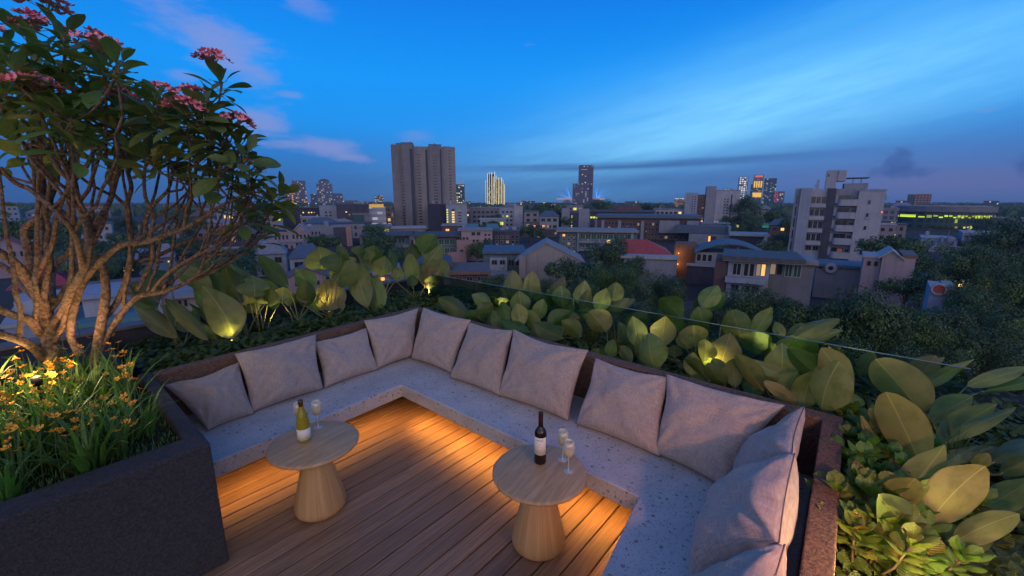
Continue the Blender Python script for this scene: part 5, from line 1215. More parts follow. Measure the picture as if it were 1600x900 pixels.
# ------------------------------------------------ middle distance, centre and right
b = Bd('apartment_block', 'long flat topped block with roof garden and rows of warm windows', 310, 985)
b.wall(922, 1022, 332, 22, W['slate'], None); b.box('roof', 920, 1023, 329, 331.7, -1, 23, RF['dark']); b.box('rooftop_wall', 962, 1000, 322, 329, 4, 16, W['brown'])
b.wins(970, 1020, 333, 341, 9, 1, .7, .8, {(0, 0): 'white', (1, 0): 'dim', (2, 0): 'dim', (3, 0): 'white'}, base='teal'); b.wins(921, 951, 338.5, 342, 7, 1, .85, .9, {(i, 0): 'lime' for i in (0, 1, 2, 4, 5)}); b.wins(952, 968, 333, 342, 3, 2, .7, .6, {(0, 0): 'dim', (1, 1): 'warm', (2, 1): 'dim'})
b = Bd('apartment_block', 'pair of blank white slabs with a lit stair strip between them', 285, 897)
b.box('slab', 877.5, 890, 326, None, 0, 12, W['dim_white']); b.box('slab', 904, 920.5, 326.5, None, 0, 12, W['dim_white']); b.wall(890.3, 903.7, 332, 10, W['slate'], None, y0=1); b.wins(892, 895, 334, 356, 1, 9, .8, .6, {(0, i): 'lime' for i in (1, 2, 4, 5, 7, 8)}, y=1)
b = Bd('apartment_block', 'long dark brown apartment row with tall white fins on its front', 215, 1005)
b.wall(932, 1092, 341, 18, W['brown'], None); b.box('roof', 930, 1094, 336, 340.8, -1.5, 19, RF['blue'])
for x in (939, 966, 1002): b.box('fin', x, x + 5, 345, None, -1.6, -.02, W['dim_white'])
b.box('blank_panel', 1030, 1060, 344, 363, -2, -.02, W['dim_white']); b.box('blank_panel', 1071, 1089, 344, 355, -2, -.02, W['dim_white'])
b.wins(944, 965, 346, 374, 4, 4, .6, .5, {(1, 1): 'dim', (3, 2): 'dim'}); b.wins(972, 1001, 346, 382, 5, 4, .6, .5, {(0, 2): 'dim', (4, 0): 'dim', (2, 3): 'dim'}); b.wins(1008, 1029, 346, 386, 4, 5, .6, .5, {(2, 0): 'dim', (1, 4): 'warm'}); b.wins(1031, 1090, 366, 390, 8, 3, .6, .55, {(1, 0): 'dim', (6, 0): 'dim', (3, 2): 'dim', (1, 2): 'dim'})
b = Bd('apartment_block', 'dark block of small balconies with a lit amber window at the tree line', 230, 848)
b.wall(815, 874, 358, 14, W['slate'], RF['grey']); b.wins(818, 872, 361, 388, 8, 4, .55, .5, {(7, 0): 'dim', (0, 0): 'dim', (3, 1): 'dim', (5, 2): 'dim'}); b.box('roof_frame', 815, 870, 348, 350, 3, 8, W['brown']); b.wins(825, 860, 351, 357, 5, 1, .6, .7, {(1, 0): 'amber', (3, 0): 'amber', (4, 0): 'dim'}, y=2)
b = Bd('apartment_block', 'white and glass apartment block with balcony strips behind the red roof', 165, 935)
b.wall(874, 996, 363, 14, W['teal'], None); b.box('roof', 869, 998, 359.5, 362.8, -1.6, 15, RF['grey'])
b.wins(877, 902, 365, 398, 3, 5, .55, .6, {(0, 0): 'amber', (2, 4): 'lime', (1, 2): 'dim'}, pale=True); b.wins(907, 986, 365, 374.5, 9, 1, .9, .9, base='teal', pale=True); b.box('balcony', 905, 990, 376, 379.5, -1.2, -.02, W['dim_white']); b.wins(907, 960, 380, 388, 6, 1, .85, .8, {(5, 0): 'dim'}, base='teal', pale=True); b.box('balcony', 905, 990, 389, 392, -1.2, -.02, W['dim_white']); b.wins(907, 940, 394, 402, 4, 1, .8, .8)
b.box('column', 903, 906, 364, None, -1.2, -.02, W['dim_white']); b.box('column', 986, 990, 364, 376, -1.2, -.02, W['dim_white'])
b = Bd('house', 'house with a wide red hipped roof and a glowing rooflight', 105, 985)
b.wall(938, 1040, 394, 12, W['cream'], None); b.hip(928, 1052, 377, 395, -1.5, 14, RF['red']); b.box('roof_lantern', 949.5, 955, 376.8, 381.5, 1, 2.2, LIT['warm']); b.wins(956, 972, 396, 408, 2, 1, .7, .8, {(0, 0): 'warm', (1, 0): 'dim'})
b.box('flat_roof', 972, 1058, 395, 399, -6, -1.7, RF['zinc']); b.box('annexe', 978, 1056, 399.2, None, -5.5, -2, W['dim_white'])
b = Bd('apartment_block', 'white slab apartment block with brick infill and lamps at its foot', 300, 1108)
b.wall(1068, 1088, 301, 22, W['pale_blue'], None); b.box('recess', 1088.3, 1100, 304, None, 2, 20, W['brick']); b.wall(1100.3, 1115, 291, 24, W['dim_white'], None, y0=-.5, part='stair_tower'); b.wall(1115.3, 1150, 298, 20, W['white'], RF['grey'], y0=0)
b.wins(1089, 1099.5, 306, 348, 2, 10, .7, .5, {(1, 4): 'dim', (0, 7): 'dim', (1, 8): 'amber', (0, 9): 'amber', (1, 9): 'warm'}, y=2); b.wins(1078, 1086, 306, 342, 2, 10, .5, .5); b.wins(1127, 1136, 309, 344, 2, 8, .5, .5); b.box('dark_slot', 1138, 1140, 304, 344, -.06, .2, W['slate'])
for x in (1117, 1121, 1130): b.box('door_lamp', x, x + 1.2, 346, 347.5, -.6, -.2, LIT['warm'])
b = Bd('hall', 'wide dark brown hall on the wooded hill below the bright cluster', 400, 1205)
b.wall(1184, 1210, 327, 20, W['brown'], RF['dark']); b.box('wing', 1140, 1240, 335.5, None, -3, 16, W['slate'])
b = Bd('station_canopy', 'low canopy glowing turquoise green in front of dark trees', 300, 1203, cat='canopy')
b.box('roof', 1180, 1225, 349, 353, 0, 14, RF['teal']); b.box('back_wall', 1184, 1222, 353.2, None, 10, 13, W['teal']); b.box('green_glow_panel', 1179, 1206, 363.5, 366.5, -.5, 0, emitmat('green_canopy_light', (.10, .85, .50), 1.0)); b.box('green_glow_panel', 1194, 1224, 354, 361, 9.5, 9.9, emitmat('green_wash_light', (.05, .55, .33), .28))  # rear panel glows in place of green light washing over the back wall
for x in (1186, 1204, 1221): b.box('column', x, x + 1.2, 353.2, None, 1, 2, W['grey'])
la = D.lights.new('canopy_glow', 'POINT'); la.energy = 900; la.color = (.15, 1, .6); la.shadow_soft_size = 1
o = D.objects.new('canopy_lamp', la); col.objects.link(o); o.parent = b.t; o.location = (0, -4, b.Z(358))
b = Bd('office_block', 'flat white block with one glowing orange doorway on its roof terrace', 190, 1110)
b.wall(1079, 1142, 366.5, 14, W['dim_white'], None); b.box('roof_slab', 1056, 1142, 354.5, 366, 3, 15, RF['blue']); b.box('opening', 1111, 1122, 369, 378.5, -.05, .2, W['slate']); b.box('lit_door', 1110, 1113, 369, 378.5, -.12, -.06, LIT['amber'])
b.box('parapet', 1139, 1143, 353, None, -.3, 12, W['dim_white'])
b = Bd('house', 'house with a curved swept white gable behind the arched roof', 170, 1172)
b.wall(1144, 1200, 369, 12, W['navy'], None); b.box('roof', 1143, 1205, 365.5, 368.8, -1, 13, RF['zinc'])
MB().add([(b.X(x), -1.2, b.Z(y)) for x, y in ((1186, 382), (1192, 379), (1197, 370), (1201, 362), (1202, 382))] + [(b.X(x), -.2, b.Z(y)) for x, y in ((1186, 382), (1192, 379), (1197, 370), (1201, 362), (1202, 382))], [(4, 3, 2, 1, 0), (5, 6, 7, 8, 9)] + [(i, (i + 1) % 5, 5 + (i + 1) % 5, 5 + i) for i in range(5)]).build('gable', W['white'], b.t)
b = Bd('brick_building', 'brown brick block with two orange lamps on its wall', 112, 1078)
b.wall(1059, 1094, 382, 9, W['brick'], None); b.box('post', 1057.5, 1059.5, 382, None, -.3, .3, W['slate'])
for x, y in ((1064, 396), (1064, 413)):
    b.box('wall_lamp', x, x + 1.6, y - 1, y + 1, -.5, -.1, LIT['amber'])
    la = D.lights.new('wall_glow', 'POINT'); la.energy = 120; la.color = (1, .40, .07); la.shadow_soft_size = .2; o = D.objects.new('wall_bulb', la); col.objects.link(o); o.parent = b.t; o.location = (b.X(x + .8), -1.3, b.Z(y))
b = Bd('house', 'pavilion with a low arched blue roof and white frame', 100, 1142)
def arch(x0, x1, yt, yb, y0, y1, m, n=14):
    X0, X1, Zb, Zt = b.X(x0), b.X(x1), b.Z(yb), b.Z(yt); mb = MB()
    pr = [(X0 + (X1 - X0) * i / n, Zb + (Zt - Zb) * math.sin(math.pi * (.5 + .5 * (2 * i / n - 1)) * .94 + .1)) for i in range(n + 1)]
    vs = [(x, y, z) for y in (y0, y1) for x, z in pr] + [(x, y, z - .3) for y in (y0, y1) for x, z in pr]; k = n + 1; fs = []
    for i in range(n): fs += [(i, i + 1, k + i + 1, k + i), (2 * k + i, 3 * k + i, 3 * k + i + 1, 2 * k + i + 1), (i, 2 * k + i, 2 * k + i + 1, i + 1), (k + i, k + i + 1, 3 * k + i + 1, 3 * k + i)]
    return mb.add(vs, fs).build('roof', m, b.t)
b.wall(1092, 1195, 396, 12, W['dim_white'], None); arch(1089, 1204, 379.5, 397, -1.2, 13, RF['blue']); b.wins(1093, 1120, 398, 411, 3, 1, .85, .9, pale=True); b.box('eave_beam', 1078, 1124, 414, 416.5, -2.5, -.02, RF['zinc']); b.box('lower_wall', 1080, 1124, 417, None, -2, -.05, W['slate']); b.box('mast', 1156, 1157.2, 384, 406, -3, -2.8, W['dim_white'])
b = Bd('house', 'modern pale villa with dark flat roof, corner glazing and one amber curtain', 78, 1190)
b.wall(1146, 1212, 409, 10, W['pale_blue'], None); b.box('roof', 1135, 1262, 401, 407, -1.5, 12, RF['dark']); b.box('roof_edge', 1136, 1262, 407.1, 409, -1.2, 11.5, W['pale_blue'])
b.wins(1153, 1168, 411.5, 433, 1, 1, .95, .9, pale=True, y=-.02); b.wins(1171, 1189, 411.5, 433, 2, 1, .92, .95, pale=True, y=-.02); b.wins(1191, 1206, 411.5, 431, 2, 1, .9, .95, {(0, 0): 'dim', (1, 0): 'amber'}, pale=True, y=-.02)
b.box('balcony', 1143, 1208, 434, 442, -1.6, -.02, W['pale_blue']); b.wins(1153, 1168, 446, 458, 1, 1, .9, .9, y=-.02); b.wins(1172, 1200, 446, 458, 2, 1, .9, .9, y=-.02); b.box('balcony', 1143, 1200, 461, 469, -1.6, -.02, W['pale_blue']); b.wins(1152, 1176, 471, 482, 2, 1, .8, .9, {(1, 0): 'amber'}, y=-.02)
b.box('timber_screen', 1124, 1145.7, 408, None, .5, 9, W['brown'])
b.box('glass_wing', 1212.3, 1280, 411, None, 2, 12, W['grey']); b.wins(1213, 1234, 412, 430, 2, 1, .92, .95, {(0, 0): 'dim'}, y=1.98); b.wins(1236, 1262, 411.5, 432, 2, 1, .9, .95, base='teal', pale=True, y=1.98); b.box('wing_roof', 1210, 1284, 405, 410.8, 1.2, 13, RF['grey'])
# the white balcony block on the right
b = Bd('apartment_block', 'white block with curved balconies, dark service strip and a rooftop frame', 142, 1305)
b.wall(1237, 1246, 293.5, 14, W['dim_white'], None, y0=1); b.wall(1246.2, 1264, 293, 16, W['pale_blue'], None, y0=0, part='stair_tower'); b.wall(1264.2, 1288.5, 295, 14, W['white'], None, y0=2); b.wall(1288.7, 1301, 294, 15, W['slate'], None, y0=1, part='service_strip'); b.wall(1301.2, 1334.5, 295, 14, W['dim_white'], None, y0=2.2); b.wall(1334.7, 1372, 297, 16, W['white'], None, y0=.6)
b.wins(1240, 1243, 302, 396, 1, 5, .7, .75, y=1)
for k, (yt, yb) in enumerate([(307, 316), (327, 336), (346.5, 356), (366.5, 376)]): b.wins(1264.5, 1288, yt, yb + 2, 3, 1, .82, .95, y=2, base='dark'); b.box('balcony_wall', 1263.6, 1288.6, yb + 2.5, yb + 8.5, .9, 1.98, W['white'])
b.wins(1265, 1288, 386, 394, 2, 1, .85, .9, y=2)
for k, yt in enumerate([304.5, 324.5, 344.5, 365, 386.5]):
    b.wins(1306, 1326, yt, yt + 8, 1, 1, .95, .95, {(0, 0): 'amber'} if k == 9 else {}, y=2.2); b.wins(1326.5, 1334, yt + 2, yt + 7, 1, 1, .9, .85, y=2.2)
    mb = MB(); X0, X1, Z0, Z1 = b.X(1305), b.X(1334.4), b.Z(yt + 17), b.Z(yt + 7.2); n = 10          # balcony with a rounded end
    prof = [(X1, 2.17)] + [(X1, .35)] + [(X0 + 1.2 - 1.2 * math.sin(a * math.pi / 2 / n), 2.17 - 1.82 * math.cos(a * math.pi / 2 / n)) for a in range(n + 1)]
    mb.prism(prof[::-1], Z0, Z1).build('balcony', W['white'], b.t)
    b.box('screen', 1301.4, 1305.5, yt, yt + 13, 1.3, 2.1, W['pale_blue'])
MB().box(b.X(1316), b.X(1324), 2.02, 2.12, b.Z(395), b.Z(388.5)).build('red_blind', emitmat('red_blind_glow', (.55, .10, .06), .18), b.t)
b.wins(1347, 1355, 306, 402, 1, 5, .5, .30, y=.6); b.box('side_ledge', 1371, 1373.5, 304, 312, 1, 5, W['dim_white'])
b.box('parapet', 1334.7, 1372.5, 296, 299, .45, .58, W['pale_blue'])
b.box('roof_tower', 1284, 1300, 266, 293.9, 4, 9, W['white']); b.box('roof_beam', 1300.2, 1314, 264.5, 283, 4, 9, W['white'], bevel=.3); b.box('roof_tower_top', 1284, 1300, 264.5, 265.9, 4, 9, W['white']); b.box('tower_window', 1285.5, 1288, 270, 275, 3.9, 4.1, M_gl)
b.box('roof_house', 1313, 1348, 286, 295, 5, 12, W['dim_white']); b.box('canopy_roof', 1315, 1347.5, 277, 278.4, 4, 10, W['slate']); b.box('canopy_post', 1325, 1325.8, 278.6, 286, 6, 6.3, W['slate']); b.box('canopy_post', 1337, 1337.8, 278.6, 286, 6, 6.3, W['slate']); b.box('vent_pipe', 1270, 1274, 279, 295, 5, 6.2, W['white']); b.box('vent_pipe', 1267, 1269, 287, 293, 5, 5.6, W['white'])
b.box('warning_light', 1370, 1371.3, 330, 331.4, .2, .55, emitmat('red_warning_light', (1, .12, .05), 2.2))
# curved glass hall
b = Bd('stadium', 'wide curved glass hall with two glowing yellow green strips', 290, 1474, cat='hall')
def cdrum(part, x0, x1, yt, yb, m, bulge=14, y0=0, n=24):
    X0, X1 = b.X(x0), b.X(x1); pts = [(X0 + (X1 - X0) * i / n, y0 - bulge * math.sin(math.pi * i / n) ** .6) for i in range(n + 1)]
    poly = pts + [(X1, y0 + 30), (X0, y0 + 30)]
    return MB().prism(poly, 0 if yb is None else b.Z(yb), b.Z(yt)).build(part, m, b.t)
cdrum('glass_drum', 1404, 1545, 331, None, facade((.05, .09, .08), (.02, .06, .055), 2.4, 4, lit=.05, lc=(.8, .9, .2), ls=.4))
cdrum('roof_band', 1401, 1547, 323, 330.8, W['grey'], y0=-1); cdrum('roof', 1408, 1540, 321.5, 322.9, RF['grey'], y0=2)
M_strip = facade((.05, .08, .03), (.10, .12, .03), 2.2, 9, lit=.75, lc=(.62, .78, .06), ls=.85, fx=.12, fz=(.0, 1))
cdrum('lit_strip', 1404, 1545, 335.5, 339.5, M_strip, y0=-.35); 
M_strip2 = facade((.05, .08, .03), (.04, .06, .03), 2.6, 9, lit=.4, lc=(.75, .75, .08), ls=.8, fx=.2, fz=(.0, 1)); cdrum('lit_strip', 1420, 1535, 352, 354.5, M_strip2, y0=-1.3)
b.box('entrance_light', 1503, 1509, 359, 364, -17, -16, LIT['lime']); b.box('entrance_light', 1480.5, 1482, 366, 372, -17, -16, LIT['amber'])
b = Bd('office_block', 'grey glass block between the white balcony block and the curved hall', 270, 1388)
b.wall(1372.5, 1402, 326, 18, facade((.16, .18, .22), (.05, .07, .09), 3, 3.4, lit=.05), RF['grey']); b.box('annexe', 1374, 1392, 345, None, -6, -.1, W['brown']); b.wins(1391, 1401, 346, 352, 2, 1, .8, .8, {(0, 0): 'lime', (1, 0): 'dim'})
b = Bd('works_building', 'low pale blue works buildings before the curved glass hall', 165, 1500)
b.wall(1448, 1500, 374, 16, W['pale_blue'], RF['zinc']); b.wall(1510, 1560, 364, 16, W['dim_white'], RF['zinc'], y0=2); b.box('annexe', 1462, 1515, 384, None, -5, -.1, W['pale_blue']); b.wins(1512, 1558, 366, 372, 7, 1, .7, .6, y=2, base='teal')
for x, y, w in ((1478, 371, 4), (1488, 370, 3), (1498, 376, 5), (1516, 374, 4), (1470, 380, 3)): b.box('roof_unit', x, x + w, y, y + 8, -2, 1, W['dim_white'])
b.box('mast', 1488.5, 1489.4, 360, 376, 1, 1.3, W['dim_white'])
b = Bd('house', 'small white villa with a round topped gable below the balcony block', 84, 1340)
b.wall(1288, 1376, 419, 8, W['dim_white'], None); b.box('roof', 1286, 1380, 415, 418.8, -.8, 9, RF['blue']); b.wins(1290, 1300, 418, 424, 1, 1, .5, .8, y=-.02)
MB().lathe([(.001, 0), (1.0, 0), (1.0, .35), (.001, .35)], 24).build('round_gable', W['white'], b.t).matrix_local = __import__('mathutils').Matrix.Translation((b.X(1311), -.5, b.Z(420))) @ __import__('mathutils').Matrix.Rotation(R(90), 4, 'X')
MB().lathe([(.001, 0), (.42, 0), (.42, .1), (.001, .1)], 20).build('round_window', M_gl, b.t).matrix_local = __import__('mathutils').Matrix.Translation((b.X(1311), -.86, b.Z(420))) @ __import__('mathutils').Matrix.Rotation(R(90), 4, 'X')
b = Bd('house', 'pale lilac house with arched dormer behind the near dark tree', 74, 1408)
b.wall(1362, 1390, 405, 8, W['pink'], RF['zinc']); b.wall(1390.3, 1440, 402, 9, W['pink'], None, y0=-1); b.gable(1388, 1420, 392, 402, -1, 8, RF['zinc'], wallm=W['pink']); b.box('roof', 1420, 1442, 396, 402, -1, 8, RF['brown']); b.wins(1366, 1388, 409, 419, 2, 1, .6, .8)
b = Bd('house', 'blue grey house with a red arched dormer at the far right', 52, 1497)
b.wall(1478, 1516, 452, 7, W['pale_blue'], None); b.box('roof', 1500, 1518, 450, 451.8, -.3, 7.2, RF['grey'])
m4 = __import__('mathutils').Matrix
MB().lathe([(.55, 0), (.75, 0), (.75, .5), (.55, .5), (.55, 0)], 28).build('arch_frame', W['white'], b.t).matrix_local = m4.Translation((b.X(1491), .1, b.Z(452))) @ m4.Rotation(R(90), 4, 'X')
MB().lathe([(.001, 0), (.55, 0), (.55, .3), (.001, .3)], 28).build('red_panel', RF['red'], b.t).matrix_local = m4.Translation((b.X(1491), .05, b.Z(452))) @ m4.Rotation(R(90), 4, 'X')

# ------------------------------------------------ near left, seen through the branches
b = Bd('apartment_block', 'terraced block with green lit rooms and a dark hipped roof behind the branches', 130, 365)
b.wall(325, 395, 386, 12, W['teal'], None); b.hip(330, 400, 353, 366, -1, 12, RF['brown'], .3); b.box('upper_wall', 326, 394, 366.2, 385.8, 1.5, 11, W['slate'])
b.box('balcony', 322, 378, 385, 389, -1.6, -.02, W['pale_blue']); b.wins(328, 352, 389.5, 397, 3, 1, .7, .85, {(1, 0): 'lime'}, y=-.02); b.wins(353, 378, 389.5, 397, 2, 1, .9, .85, base='teal', y=-.02); b.box('balcony', 324, 384, 398.5, 402, -1.6, -.02, W['pale_blue']); b.wins(345, 372, 403, 409, 3, 1, .7, .9, {(0, 0): 'lime', (2, 0): 'amber'}, y=-.02); b.wins(328, 392, 368, 380, 7, 1, .75, .85, {(3, 0): 'dim'}, y=1.5); b.box('column', 378, 383, 387, None, -1.2, -.02, W['white'])
b = Bd('house', 'house with a crimson hipped roof glimpsed through the branches', 150, 345)
b.wall(336, 362, 364, 8, W['white'], None); b.hip(331, 366, 353, 364.5, -1, 9, RF['maroon'])
b = Bd('school', 'long low white building with a flat grey roof behind the tree', 135, 255, cat='building')
b.wall(150, 332, 398, 14, W['dim_white'], None); b.box('roof', 145, 336, 392, 397.7, -1.5, 16, RF['zinc']); b.wins(155, 330, 400, 408, 14, 1, .75, .8, {(3, 0): 'dim', (9, 0): 'dim'}, y=-.02); b.box('roof_unit', 112, 128, 383, None, 3, 8, W['white'])
b = Bd('apartment_block', 'plain pale block right behind the crown of the leaning tree', 240, 275)
b.wall(218, 330, 352, 14, W['dim_white'], RF['grey']); b.wins(225, 325, 356, 378, 14, 3, .5, .5, {(4, 1): 'dim', (9, 0): 'dim', (11, 2): 'warm'})
b = Bd('house', 'dark flat house with one yellow window between the trunks', 85, 140)
b.wall(88, 198, 412, 10, W['slate'], None); b.box('roof', 84, 202, 407.5, 411.7, -1.2, 11, RF['grey']); b.wins(102, 122, 422, 438, 1, 1, .9, .8, pale=True, y=-.02); b.wins(174, 194, 418, 428, 1, 1, .9, .8, {(0, 0): 'warm'}, y=-.02)
b = Bd('house', 'house with a big crimson tent shaped roof at the left edge', 70, 45)
b.wall(5, 75, 446, 9, W['pink'], None); b.hip(-10, 92, 422, 446, -2, 11, RF['maroon'], .42)
b = Bd('house', 'pink gabled house at the left edge above the crimson roof', 110, 8)
b.wall(-30, 28, 388, 9, W['pink'], None); b.gable(-32, 30, 372, 388, 0, 9, RF['red'], wallm=W['pink']); b.wins(2, 26, 392, 402, 2, 1, .5, .8, y=-.02)
b = Bd('house', 'cream house with lit yellow front and three dark windows behind the drooping leaf', 46, 285)
b.wall(248, 322, 463, 8, W['yellow'], None); b.box('roof', 244, 326, 458.5, 462.8, -.7, 9, W['cream']); b.wins(256, 274, 466, 477, 2, 1, .6, .9, y=-.02); b.wins(284, 300, 465, 476, 2, 1, .7, .9, y=-.02); b.wins(302, 320, 466, 474, 1, 1, .4, .7, {(0, 0): 'dim'}, y=-.02)
b = Bd('house', 'tan block with a stepped white end behind the drooping leaves', 60, 262)
b.wall(212, 278, 425, 9, W['peach'], None); b.box('roof', 208, 282, 421.5, 424.7, -.6, 10, RF['brown']); b.box('end_wall', 280, 296, 432, None, -1, 8, W['white']); b.wins(262, 276, 428, 440, 1, 1, .6, .8, y=-.02)
b = Bd('house', 'pale turquoise villa with blue edged flat roofs between the trunks', 36, 160)
b.wall(80, 215, 503, 8, W['pale_blue'], None); b.box('roof', 76, 218, 497, 502.6, -.5, 9, RF['teal']); b.box('upper_wall', 100, 160, 468, 496.6, 2, 8, W['white']); b.box('upper_roof', 96, 164, 462, 467.6, 1.5, 8.5, W['pale_blue']); b.wins(84, 120, 506, 518, 2, 1, .7, .8, y=-.02)
b = Bd('house', 'white roofed house with rooftop tanks at the lower left edge', 34, 30)
b.wall(-30, 74, 505, 8, W['pale_blue'], RF['zinc']); b.box('upper_wall', -20, 60, 480, 504.5, 4, 9, W['white'])
for x in (8, 24, 52): b.box('water_tank', x, x + 12, 494, 506, 1, 2.2, W['white'], bevel=.08)
b = Bd('house', 'low white villa with brown flat roof left of the leaning trunk', 56, 165)
b.wall(110, 228, 458, 8, W['white'], None); b.box('roof', 106, 232, 450, 457.6, -1, 9, RF['brown'])
b = Bd('house', 'terracotta roofed house behind the tall curled leaf', 88, 470)
b.wall(440, 500, 434, 9, W['pink'], None); b.gable(436, 504, 420, 434, 0, 9, RF['brown'], wallm=W['pink']); b.wins(446, 494, 438, 447, 3, 1, .5, .8, {(1, 0): 'warm'}, y=-.02)
b = Bd('house', 'low house with a lilac flat roof behind the bright yellow leaf', 70, 560)
b.wall(515, 620, 430, 9, W['dim_white'], None); b.box('roof', 510, 625, 425.5, 429.7, -1, 10, RF['grey']); b.wins(520, 615, 433, 443, 6, 1, .6, .8, {(1, 0): 'dim', (4, 0): 'amber'}, y=-.02)
b = Bd('house', 'low house with dark roof and pale porch behind the tallest leaf', 74, 665)
b.wall(630, 700, 418, 9, W['cream'], None); b.box('roof', 626, 706, 411, 417.7, -1, 10, RF['dark']); b.wins(636, 696, 421, 430, 4, 1, .6, .8, {(2, 0): 'dim'}, y=-.02)
b = Bd('house', 'brown timber fronted house behind the low dark trees in the centre', 72, 730)
b.wall(700, 762, 428, 9, W['brown'], None); b.box('roof', 696, 766, 423, 427.7, -1, 10, RF['brown']); b.wins(706, 758, 431, 440, 3, 1, .6, .8, y=-.02)

# street lamp in the park at the right
sl = thing('street_lamp', 'small street lamp glowing amber under the trees at the far right', 'street lamp', tuple(HD * 60 + RT * CX(1524, 60)) [:2] + (GZ,))
zl = CZ(447, 60) - GZ
MB().tube([(0, 0, 0), (0, 0, zl)], [.09, .05], 8).build('post', W['slate'], sl); MB().lathe([(.01, -.1), (.16, -.06), (.2, .1), (.12, .24), (.01, .26)], 12, (0, 0, zl)).build('lamp_head', emitmat('street_lamp_glow', (1, .6, .15), 4), sl)
la = D.lights.new('street_glow', 'POINT'); la.energy = 90; la.color = (1, .6, .2); la.shadow_soft_size = .25; o = D.objects.new('street_bulb', la); col.objects.link(o); o.parent = sl; o.location = (0, -.2, zl + .6)

# ------------------------------------------------ trees of the city
M_leafc = D.materials.new('city_leaves'); M_leafc.use_nodes = True
def _lc():
    t = NT(M_leafc.node_tree); p = t.n['Principled BSDF']; oi = t.new('ShaderNodeObjectInfo'); tc = t.new('ShaderNodeTexCoord')
    c = t.mix(t.sm(t.noise(tc.outputs['Object'], 2.3, 4, .6), .35, .65), (.014, .042, .010), (.070, .150, .030))
    c = t.mix(t.m('MULTIPLY', oi.outputs['Random'], .5), c, (.030, .070, .040)); t.put(p.inputs['Base Color'], c); p.inputs['Roughness'].default_value = .5
_lc()
def crownmesh(seed, n, leaf, flat=.75):
    rnd = random.Random(seed); mb = MB(); lobes = []
    for k in range(17):
        a = rnd.uniform(0, 6.28); rr = rnd.uniform(.1, .74); zz = rnd.uniform(-.3, .55) * flat
        lobes.append((Vector((rr * math.cos(a), rr * math.sin(a), zz + .15)), rnd.uniform(.20, .40)))
    for i in range(n):
        c, r = lobes[rnd.randrange(len(lobes))]
        d = Vector((rnd.gauss(0, 1), rnd.gauss(0, 1), rnd.gauss(0, 1) * .8 + .25)).normalized()
        o = c + Vector((d.x, d.y, d.z * flat)) * r * (rnd.random() ** .28)
        o += mnoise.noise_vector(o * 5) * .06
        s1 = Vector((rnd.gauss(0, 1), rnd.gauss(0, 1), rnd.gauss(0, .6))).normalized(); nn_ = (d + Vector((rnd.gauss(0, .5), rnd.gauss(0, .5), rnd.gauss(0, .5)))).normalized()
        s2 = nn_.cross(s1).normalized() * leaf * rnd.uniform(.3, .5); s1 = s2.cross(nn_).normalized() * leaf * rnd.uniform(.6, 1.1)
        mb.add([o - s1 * .5, o + s2 * .5, o + s1 * .5, o - s2 * .5], [(0, 1, 2, 3)])
    return mb.mesh('crown', M_leafc)
CR = [crownmesh(1, 5200, .085), crownmesh(2, 5200, .085, .6), crownmesh(3, 5200, .08, .9)]
CRN = [crownmesh(11, 26000, .040, .7), crownmesh(12, 26000, .038, .8), crownmesh(13, 26000, .042, .6)]
_tm = {}
def trunkmesh(v):
    if v not in _tm:
        rnd = random.Random(v + 50); mb = MB()
        mb.tube([(0, 0, 0), (.02, .01, .4), (0, .03, .8), (.03, 0, 1.0)], [.06, .05, .042, .03], 8)
        for k in range(7):
            a = k * .9 + rnd.random(); e = Vector((math.cos(a) * .42, math.sin(a) * .42, 1.05 + rnd.uniform(0, .45))); s = Vector((.01, .02, .62 + .04 * k))
            mb.tube([s, s.lerp(e, .5) + Vector((0, 0, -.05)), e], [.028, .018, .007], 6)
        _tm[v] = mb.mesh('trunk', M_bark)
    return _tm[v]
TG = 'trees among the houses below the terrace'
def ctree(px, yt, w, F, label, v=0, near=False, group=TG):
    x = CX(px, F); p = HD * F + RT * x; zt = CZ(yt, F); Rr = w / FPX * F / 2 / 1.01
    t = thing('tree', label, 'tree', (p.x, p.y, GZ), 0, group)
    hh = zt - GZ; k = 1.12 * Rr if near else .98 * Rr; zc = hh - k
    if zc < k * .6: zc = k * .6
    put('crown', (CRN if near else CR)[v % 3], t, (0, 0, zc - .12 * Rr), px * .37 % 6.28, (Rr, Rr, Rr * (1.45 if near else 1.15)))
    put('trunk', trunkmesh(v % 3), t, (0, 0, 0), px * .11 % 6.28, (Rr * .75, Rr * .75, max(1, zc) * .95))
